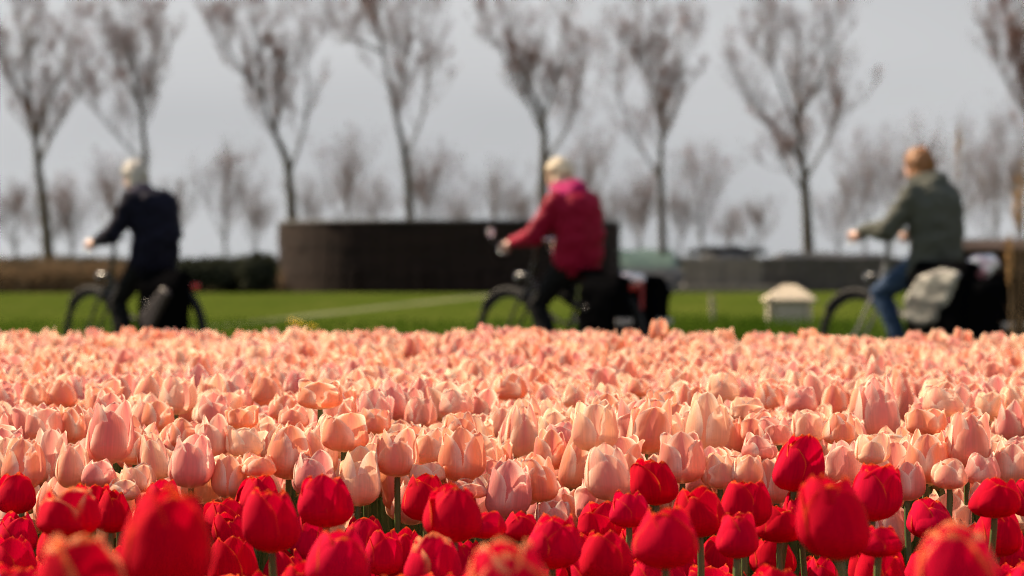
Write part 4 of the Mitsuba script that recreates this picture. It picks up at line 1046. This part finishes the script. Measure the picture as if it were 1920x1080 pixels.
def fillers(d0, d1, spacing, seed, drop, jitter, rr, hh, heroes, allow, keep=1.0):
    r = np.random.default_rng(seed + 1)
    P = scatter(d0, d1, spacing, seed)
    n = len(P)
    R, H = r.uniform(*rr, n), r.uniform(*hh, n)
    lump = (meshkit.fbm(np.c_[P * 1.3, np.zeros(n)], 3, seed) - .5) * .05
    dr_ = np.interp(P[:, 1], *drop) + r.normal(0, jitter, n) - lump
    F = np.c_[P, EYE - dr_ - H, R, H, r.beta(1.4, 1.9, n), np.full(n, -1.0)]
    hx0, hx1, hy0, hy1 = box_px(heroes)
    hy1 = hy0 + (hy1 - hy0) * keep                 # the part of a cup that has to stay in sight
    tries = 0
    good = np.zeros(n, bool)
    for tries in range(7):                        # a filler that would hide a flower that shows clearly stands on a shorter stem, or is left out
        x0, x1, y0, y1 = box_px(F)
        ox = np.minimum(x1[:, None], hx1) - np.maximum(x0[:, None], hx0)
        oy = np.minimum(y1[:, None], hy1) - np.maximum(y0[:, None], hy0)
        ov = (np.clip(ox, 0, None) * np.clip(oy, 0, None)) / ((hx1 - hx0) * (hy1 - hy0))
        bad = ((ov > allow) & (heroes[:, 1] > F[:, 1][:, None] - .01)).any(1)
        sol = (np.hypot(F[:, None, 0] - heroes[:, 0], F[:, None, 1] - heroes[:, 1]) < (F[:, 3:4] + heroes[:, 3]) * .93) & (F[:, 2:3] < heroes[:, 2] + heroes[:, 4]) & (F[:, 2:3] + F[:, 4:5] > heroes[:, 2])
        bad |= sol.any(1)
        good = ~bad
        if tries < 6: F[bad, 2] -= .016
    return F[good & (F[:, 2] > .26)]


GP = fillers(4.34, 9.7, .053, 21, ([4.3, 5.0, 6.5, 8.5, 10.0], [.195, .178, .173, .174, .178]), .0115, (.0225, .0275), (.052, .064), FP, .15)
GP = np.vstack([GP, fillers(4.40, 7.6, .072, 27, ([4.3, 5.0, 6.5, 8.5], [.235, .225, .215, .205]), .012, (.0225, .026), (.050, .060), FP, .15)])
GR = fillers(1.75, 4.2, .053, 31, ([1.7, 2.4, 3.3, 4.2], [.235, .245, .27, .30]), .014, (.022, .026), (.050, .060), np.vstack([FR, FP]), .08, .66)


def depth_map(F):
    W_, H_ = 640, 360
    z = np.full((H_, W_), 1e9)
    x0, x1, y0, y1 = (q / 3 for q in box_px(F))
    for k in range(len(F)): stamp(z, x0[k], x1[k], y0[k], y1[k], F[k, 1])
    return z


def stamp(z, x0, x1, y0, y1, d):
    a, b, c, e = int(max(x0, 0)), int(min(x1 + 1, 640)), int(max(y0, 0)), int(min(y1 + 1, 360))
    if a >= b or c >= e: return 0
    yy, xx = np.mgrid[c:e, a:b]
    m = ((xx + .5 - (x0 + x1) / 2) / ((x1 - x0) / 2)) ** 2 + ((yy + .5 - (y0 + y1) / 2) / ((y1 - y0) / 2)) ** 2 < .9
    v = z[c:e, a:b]
    new = (m & (v > 1e8)).sum()
    v[m] = np.minimum(v[m], d)
    return new


def close_gaps(FP, FR, GP, GR, seed):
    """More flowers where the bed still shows bare soil between the cups: each stands behind what it would hide."""
    r = np.random.default_rng(seed)
    allF = np.vstack([FP, FR, GP, GR])
    hero = np.vstack([FP, FR])
    z = depth_map(allF)
    z[:209] = 0
    for a, b, c, e in ((690, 780, 905, 990), (1690, 1790, 912, 1000), (1655, 1722, 960, 1020), (1052, 1092, 935, 990), (435, 462, 745, 775), (188, 222, 866, 925), (1308, 1346, 848, 914), (1636, 1662, 820, 862), (1806, 1838, 878, 906), (530, 556, 896, 918)):      # the photograph looks through to stems here
        z[c // 3:e // 3, a // 3:b // 3] = np.minimum(z[c // 3:e // 3, a // 3:b // 3], 50)
    hx0, hx1, hy0, hy1 = box_px(hero)
    add = {'p': [], 'r': []}
    for it in range(2600):
        ys, xs = np.nonzero(z > 1e8)
        if len(ys) < 60: break
        k = r.integers(len(ys)); px, py = xs[k] * 3 + 1.5, ys[k] * 3 + 1.5
        red = py > 912 + r.normal(0, 12)
        R, H = (r.uniform(.0235, .027), r.uniform(.050, .060))
        lo, hi = (2.4, 4.24) if red else (4.36, 8.0)
        d = max(lo, FPX * (.235 if red else .20) / (py - HOR))
        for t in range(14):
            f = np.r_[world(px, py, d), R, H, r.beta(1.4, 1.9) if not red else r.beta(1.6, 3), -1.0]
            f[2] -= H * .55
            s_ = FPX / d
            bx0, bx1 = px - R * s_, px + R * s_
            by1, by0 = pixel(f[:3])[1], pixel(f[:3])[1] - H * s_
            ov = np.clip(np.minimum(bx1, hx1) - np.maximum(bx0, hx0), 0, None) * np.clip(np.minimum(by1, hy1) - np.maximum(by0, hy0), 0, None) / ((hx1 - hx0) * (hy1 - hy0))
            hide = (ov > .10) & (hero[:, 1] > d - .01)
            sol = (np.hypot(f[0] - allF[:, 0], f[1] - allF[:, 1]) < (R + allF[:, 3]) * .80) & (f[2] < allF[:, 2] + allF[:, 4]) & (f[2] + H > allF[:, 2])
            if not hide.any() and not sol.any(): break
            d += .045
        else:
            z[ys[k], xs[k]] = 60; continue
        if d > hi or f[2] < .22:
            z[ys[k], xs[k]] = 60; continue
        stamp(z, bx0 / 3, bx1 / 3, by0 / 3, by1 / 3, d)
        z[ys[k], xs[k]] = min(z[ys[k], xs[k]], d)
        allF = np.vstack([allF, f])
        add['r' if red else 'p'].append(f)
    return np.vstack([GP] + add['p']), np.vstack([GR] + add['r'])


GP, GR = close_gaps(FP, FR, GP, GR, 91)


def petals(F, seed, nu, nv, kind):
    """Six overlapping petals of every flower: arrays (flower, petal, row, column, 3) and uv."""
    r = np.random.default_rng(seed)
    n = len(F)
    R, H, op, face = F[:, 3], F[:, 4], F[:, 5], F[:, 6]
    rot = np.where(face < 0, r.uniform(0, 2 * np.pi, n), -np.pi / 2 + np.where(face == 1, np.pi / 3, 0) + r.normal(0, .10, n))
    t = np.linspace(0, 1, nv)
    v = 1 - (1 - t) ** 1.35
    u = np.linspace(-1, 1, nu)
    V, U = np.meshgrid(v, u, indexing='ij')                       # nv, nu
    out, uvs = [], []
    for k in range(6):
        inner = k % 2
        c = rot + k * np.pi / 3 + r.normal(0, .07, n)
        wild = (r.random(n) < (.10 if kind == 'peach' else .03)) & (inner == 0) & (face < 0)
        tip = (.44 + .72 * op + r.normal(0, .07 if kind == 'peach' else .05, n) + wild * r.uniform(.2, .6, n)) * (1 if not inner else .90)
        tip = np.clip(tip, .30, 1.7)
        hgt = H * ((r.uniform(.74, .96, n) if kind == 'peach' else r.uniform(.80, .98, n)) if not inner else r.uniform(.92, 1.04, n)) * np.where(wild, .92, 1)
        phi = np.radians(r.uniform(62, 72, n) if kind == 'red' else r.uniform(56, 68, n))
        pa = r.uniform(1.9, 2.7, n) if kind == 'red' else r.uniform(2.0, 3.3, n)
        pb = r.uniform(.52, .70, n) if kind == 'red' else r.uniform(.42, .66, n)
        S = np.clip((V - .44) / .56, 0, 1)[None]
        rb_ = np.sin(np.clip(V / .44, 0, 1) * np.pi / 2)[None] ** .62
        prof = (.10 + .90 * rb_) * (1 + (tip[:, None, None] - 1) * S ** 1.9)
        W = np.where(V[None] < .5, .80 + .20 * np.sin(np.clip(V[None] / .5, 0, 1) * np.pi / 2), np.clip(1 - np.clip((V[None] - .5) / .5, 0, 1) ** pa[:, None, None], 0, 1) ** pb[:, None, None])
        off = r.uniform(0, 500, (n, 1, 1))
        pts = np.stack([U[None] * 1.7 + off, V[None] * 2.4 + 0 * off + 0 * U[None], 0 * U[None] + off * .7], -1)
        ruf = meshkit.fbm(pts * 1.6, 2, seed + k) - .5
        ang = c[:, None, None] + phi[:, None, None] * W * U[None] * (1 + .18 * ruf)
        spiral = .035 * U[None]
        flat = (-.085 if not inner else -.02) * U[None] ** 2 * np.clip(V[None] * 2, 0, 1)
        keel = .035 * np.exp(-(U[None] / .22) ** 2) * np.sin(np.pi * V[None])
        amp = (.13 if kind == 'peach' else .09)
        curl = (r.normal(0, .10, n)[:, None, None] + (.09 if kind == 'peach' else .06)) * U[None] ** 2 * V[None] ** 2
        rad = R[:, None, None] * (1.0 if not inner else .885) * prof * (1 + spiral + flat + keel + curl + amp * ruf * np.abs(U[None]) ** 1.5 * V[None] + .06 * ruf)
        z = hgt[:, None, None] * (V[None] ** 1.18) * (1 + .10 * ruf * V[None] ** 3)
        P = np.stack([rad * np.cos(ang), rad * np.sin(ang), z], -1)
        out.append(P)
        fid = np.floor(r.uniform(0, 1, n) * 0) + np.arange(n) % 900 + seed
        uvs.append(np.stack([np.broadcast_to((U[None] * .49 + .5) + fid[:, None, None], P.shape[:3]), np.broadcast_to(np.clip(V[None], .004, .996) + k, P.shape[:3])], -1))
    P, uv = np.stack(out, 1), np.stack(uvs, 1)
    lean, az = np.radians(np.abs(r.normal(0, 5.5, n))), r.uniform(0, 2 * np.pi, n)
    ax = np.stack([lean * np.cos(az), lean * np.sin(az)], -1)
    Z = P[..., 2]
    P[..., 0] += Z * ax[:, None, None, None, 0]; P[..., 1] += Z * ax[:, None, None, None, 1]
    P += F[:, None, None, None, :3]
    return P, uv, ax


def grid_faces(nv, nu):
    i, j = np.meshgrid(np.arange(nv - 1), np.arange(nu - 1), indexing='ij')
    a = (i * nu + j).ravel()
    return np.vstack([np.stack([a, a + 1, a + nu + 1], 1), np.stack([a, a + nu + 1, a + nu], 1)])


def stem_path(F, ax, r):
    base = np.array([F[0] - ax[0] * .3 + r.normal(0, .012), F[1] - ax[1] * .3 + r.normal(0, .012), 0.0])
    top = F[:3] + [0, 0, .003]
    return curve([base, base * .45 + top * .55 + np.r_[r.normal(0, .006, 2), 0], top - np.r_[ax * .03, .035], top], 9)


def leaf_mesh(base, az, L, wd, r, n=7):
    s = np.linspace(0, 1, n)
    o = np.array([math.cos(az), math.sin(az), 0]); sd = np.array([-math.sin(az), math.cos(az), 0])
    tw = r.normal(0, .5)
    out = .10 * s + .55 * s ** 2.4 * r.uniform(.5, 1.3)
    mid = base + np.outer(out * L, o) + np.c_[0 * s, 0 * s, L * (s - .33 * s ** 3)]
    wv = wd * np.sin(np.pi * np.clip(s * .93 + .07, 0, 1)) ** .8
    a = tw * s
    dirn = np.cos(a)[:, None] * sd + np.sin(a)[:, None] * o
    up = o * -.3
    v = np.stack([mid - dirn * wv[:, None] - up * wv[:, None] * .5, mid, mid + dirn * wv[:, None] - up * wv[:, None] * .5], 1).reshape(-1, 3)
    uv = np.stack([np.tile([0, .5, 1], n), np.repeat(s, 3)], 1)
    return v, grid_faces(n, 3), uv


# which flowers show, and how much of each (a coarse map of what stands in front of what)
def shown(sets):
    W_, H_ = 640, 360
    buf = np.full((H_, W_), -1)
    allF = np.vstack(sets)
    x0, x1, y0, y1 = (q / 3 for q in box_px(allF))
    for k in np.argsort(-allF[:, 1]):
        a, b, c, e = int(max(x0[k], 0)), int(min(x1[k] + 1, W_)), int(max(y0[k], 0)), int(min(y1[k] + 1, H_))
        if a >= b or c >= e: continue
        yy, xx = np.mgrid[c:e, a:b]
        m = ((xx + .5 - (x0[k] + x1[k]) / 2) / ((x1[k] - x0[k]) / 2)) ** 2 + ((yy + .5 - (y0[k] + y1[k]) / 2) / ((y1[k] - y0[k]) / 2)) ** 2 < 1.05
        buf[c:e, a:b][m] = k
    cnt = np.bincount(buf[buf >= 0], minlength=len(allF))
    at, res = 0, []
    for s_ in sets:
        res.append(cnt[at:at + len(s_)]); at += len(s_)
    return res


cFP, cFR, cGP, cGR = shown([FP, FR, GP, GR])
nP, nR = 296 - len(FP), 170 - len(FR)
selP = np.argsort(-cGP)[:nP]; selP = selP[cGP[selP] > 5]
selR = np.argsort(-cGR)[:nR]; selR = selR[cGR[selR] > 8]

# labels: landmarks say how they look, the others say where they stand from the nearest landmark
REL = ['right of', 'behind and right of', 'right behind', 'behind and left of', 'left of', 'in front and left of', 'right in front of', 'in front and right of']


def place_labels(items, landmarks, word):
    """items: (index, px, py); landmarks: (short, px, py). Each slot round a landmark is given once, nearest first."""
    pairs = []
    for k, x, y in items:
        for m, (nm, lx, ly) in enumerate(landmarks):
            dx, dy = (x - lx) / 1.0, (ly - y) / .75
            pairs.append((math.hypot(dx, dy), k, m, int(round(math.atan2(dy, dx) / (math.pi / 4))) % 8))
    pairs.sort()
    got, slot = {}, {}
    for turn, lead in enumerate(('', 'second ', 'third ', 'fourth ', 'fifth ')):
        for dd, k, m, q in pairs:
            if k in got or (m, q, turn) in slot: continue
            if turn and (m, q, turn - 1) not in slot: continue
            slot[(m, q, turn)] = k
            nm = landmarks[m][0]
            got[k] = f'{lead}{word} {REL[q]} the {nm}'.replace('  ', ' ')
    return got


SHORT = {}
for line in '''peach tulip with a white-lit shoulder=white-shouldered peach one by the edge
slim closed peach tulip touching=slim closed peach one
big two-toned peach tulip=big two-toned peach one
small low pale tulip between=small low pale one
rounded pink tulip with a pink midline=rounded pink-midlined one
narrow orange-sided=narrow orange-sided one
pale tulip with a strong rose stripe=pale rose-striped one
peach tulip in front row half behind=half-hidden front-row peach one
pink-shouldered egg-shaped=pink-shouldered egg-shaped one
cream and peach tulip above the heart=cream one above the two-lobed red
large cream tulip with pink streaks=large cream pink-streaked one
peach tulip held high=one on the tall pale stem
broad ruffled=broad ruffled orange-hearted one
large pale pink tulip standing out=large pale pink blurred-row one
wide open peach tulip right of=wide open one in blurred rows
wide open peach tulip showing=wide open orange-centred one
large peach tulip with a ragged=large ragged-topped peach one
slender pink tulip=slender white-rimmed pink one
open peach tulip between=open one beside the cup-shaped tulip
cup-shaped=cup-shaped zigzag-lit one
long narrow pink=long narrow fluted pink one
big smooth egg=big smooth egg-shaped pale one
foremost pale pink=foremost sharp-petalled pink one
apricot tulip with a square=apricot square-shadowed one
small frilly=small frilly cream one
pink tulip with a rose stripe and=pink one with bent-out petal
tall pink tulip on a long=tall M-rimmed pink one
wide apricot=wide apricot flung-petal one
tan tulip=tan dark-striped one
pointed pale tulip above=pointed pale one in blurred rows
yellowish peach=yellowish half-hidden peach one
tallest pink barrel=tallest pink barrel-shaped one
large apricot bowl=large apricot bowl-shaped one
peach tulip with one petal folded=flap-petalled peach one
peach tulip just behind the notched=dark-streaked peach one
broad open tulip with=broad open white-petalled one
cream-shouldered=cream-shouldered red-shadowed one
cream tulip with a yellow petal=cream yellow-petalled one
yellow-tinged=yellow-tinged one by the notched red
low peach tulip peeping=low peeping peach one
withered=withered dark mauve bud
tall mauve-pink=tall mauve-pink bare-stemmed one
red tulip cut by=red one cut by the edge
blurred red tulip with a yellow-tipped=yellow-tipped blurred one
huge blurred=huge nearest red one
big blurred red tulip with broad=big cream-rimmed blurred one
small red tulip just behind=small one behind the huge red
dark red blurred=dark heart-rimmed one
red tulip rising behind=one behind the heart-rimmed red
two-lobed=two-lobed red one
blurred red tulip left of the heart=blurred one beside the heart-rimmed red
rounded bright red=rounded red one with pink glints
frill-topped=frill-topped red one
blurred red tulip left of the largest=blurred one beside the pink-sheened red
sharp red tulip right of the tall=sharp red by the pale stem
smooth barrel=smooth pink-capped barrel-shaped red
crimson egg=crimson egg-shaped one
red tulip with an orange rim=orange-rimmed pink-glinted red
largest pink-sheened=largest pink-sheened red one
red tulip under the big=red under the egg-shaped pale one
dome-topped=dome-topped white-glinted red
sharp red tulip with a V=sharp V-notched red one
plump closed=plump closed dark-stemmed red
red tulip with a thin petal=red with the standing-apart petal
red tulip with a wide V=wide-notched wrinkled red one
highest red=highest red one
red tulip below the highest=split-rimmed one below the highest red
slim red=slim curled-tip red one
large egg-shaped blurred=large egg-shaped crimson one
deeply notched=deeply notched red one
neat round=neat yellow-rimmed round red
round red tulip with a bright=round bright-rimmed red at the border
very large blurred=very large bottom-corner red one'''.split('\n'):
    a, b = line.split('=')
    SHORT[a] = b


def short(t):
    return next(b for a, b in SHORT.items() if t.startswith(a))


def centre(F):
    x0, x1, y0, y1 = box_px(F)
    return (x0 + x1) / 2, (y0 + y1) / 2


hx, hy = centre(FP); rx, ry = centre(FR); gx_, gy_ = centre(GP); qx, qy = centre(GR)
lmP = [(short(t[6]), hx[k], hy[k]) for k, t in enumerate(PEACH) if t[6]]
lmR = [(short(t[6]), rx[k], ry[k]) for k, t in enumerate(RED) if t[6]]
autoP = place_labels([(('h', k), hx[k], hy[k]) for k, t in enumerate(PEACH) if not t[6]] + [(('g', k), gx_[k], gy_[k]) for k in selP], lmP, 'peach tulip')
autoR = place_labels([(('h', k), rx[k], ry[k]) for k, t in enumerate(RED) if not t[6]] + [(('g', k), qx[k], qy[k]) for k in selR], lmR, 'red tulip')

NU, NV = 11, 15
GF = grid_faces(NV, NU)


def build(F, seed, kind, names, matkey, group, word, leaves):
    P, uv, ax = petals(F, seed, NU, NV, kind)
    r = np.random.default_rng(seed + 9)
    for k in range(len(F)):
        key = thing(word, names[k], 'tulip', group)
        if kind == 'red' and ('rims' in names[k] and 'big' in names[k] or 'yellow-tipped' in names[k] or 'largest pink' in names[k] or 'very large' in names[k]) and k < len(RED) and RED[k][6]: uv[k, ..., 0] += 12000
        for q in range(6):
            part(key, 'petal', (P[k, q].reshape(-1, 3), GF), matkey, True, uv=uv[k, q].reshape(-1, 2))
        path = stem_path(F[k], ax[k], r)
        part(key, 'stem', tube(path, np.linspace(.0042, .0034, len(path)), 7), 'mat_stem', True)
        if leaves(F[k]):
            for q in range(2):
                m = leaf_mesh(path[0], r.uniform(0, 6.28), r.uniform(.24, .40), r.uniform(.011, .020), r)
                part(key, 'leaf', m[:2], 'mat_leaf', True, uv=m[2])


build(np.vstack([FP, GP[selP]]), 100, 'peach', [t[6] or autoP[('h', k)] for k, t in enumerate(PEACH)] + [autoP[('g', k)] for k in selP], 'mat_peach_petal', 'peach tulips in the bed behind the red ones', 'peach_tulip', lambda f: f[1] < 5.2)
build(np.vstack([FR, GR[selR]]), 3000, 'red', [t[6] or autoR[('h', k)] for k, t in enumerate(RED)] + [autoR[('g', k)] for k in selR], 'mat_red_petal', 'red tulips in the front of the bed', 'red_tulip', lambda f: f[1] > 3.0)


def mass(F, seed, kind, key, matkey, label):
    far = F[:, 1] > 6.4
    vs, us, fs, st, o = [], [], [], [], 0
    for sub, (nu, nv) in ((F[~far], (7, 10)), (F[far], (5, 7))):
        if not len(sub): continue
        P, uv, ax = petals(sub, seed, nu, nv, kind)
        n = P.shape[0] * 6
        vs.append(P.reshape(-1, 3)); us.append(uv.reshape(-1, 2))
        fs.append((grid_faces(nv, nu)[None] + np.arange(n)[:, None, None] * nu * nv + o).reshape(-1, 3))
        o += n * nu * nv
        b = np.c_[sub[:, :2] - ax * .3, np.zeros(len(sub))]
        st.append(segs(b, sub[:, :3] + [0, 0, .004], np.full(len(sub), .0040), np.full(len(sub), .0034), 4))
    thing(key, label, kind='stuff')
    part(key, 'petals', (np.vstack(vs), np.vstack(fs)), matkey, True, uv=np.vstack(us), kind='stuff')
    part(key, 'stems', cat_mesh(st), 'mat_stem', 60, kind='stuff')


restP = np.setdiff1d(np.arange(len(GP)), selP); restR = np.setdiff1d(np.arange(len(GR)), selR)
mass(GP[restP], 5000, 'peach', 'far_peach_tulips', 'mat_peach_petal', 'blurred mass of peach tulips filling the bed towards its far edge')
mass(GR[restR], 7000, 'red', 'hidden_red_tulips', 'mat_red_petal', 'red tulips standing low among the taller red ones')
# the leaves of the whole bed
r = np.random.default_rng(77)
lv, lu, lf, o = [], [], [], 0
allF = np.vstack([GP, GR, FP, FR])
for f in allF:
    for q in range(3 if f[1] < 5.4 else 1):
        if f[1] > 7.5 and r.random() < .5: continue
        m = leaf_mesh(np.array([f[0] + r.normal(0, .02), f[1] + r.normal(0, .02), 0]), r.uniform(0, 6.28), r.uniform(.22, .36), r.uniform(.010, .019), r, 6)
        lv.append(m[0]); lu.append(m[2]); lf.append(m[1] + o); o += len(m[0])
scene['tulip_leaves'] = mikit.ply((np.vstack(lv), np.vstack(lf)), 'mat_leaf', smooth=True, uv=np.vstack(lu))
labels['tulip_leaves'] = {'kind': 'stuff', 'label': 'grey green tulip leaves crowding under the flowers'}
print('peach', len(FP), len(GP), len(selP), 'red', len(FR), len(GR), len(selR), 'entries', len(scene))
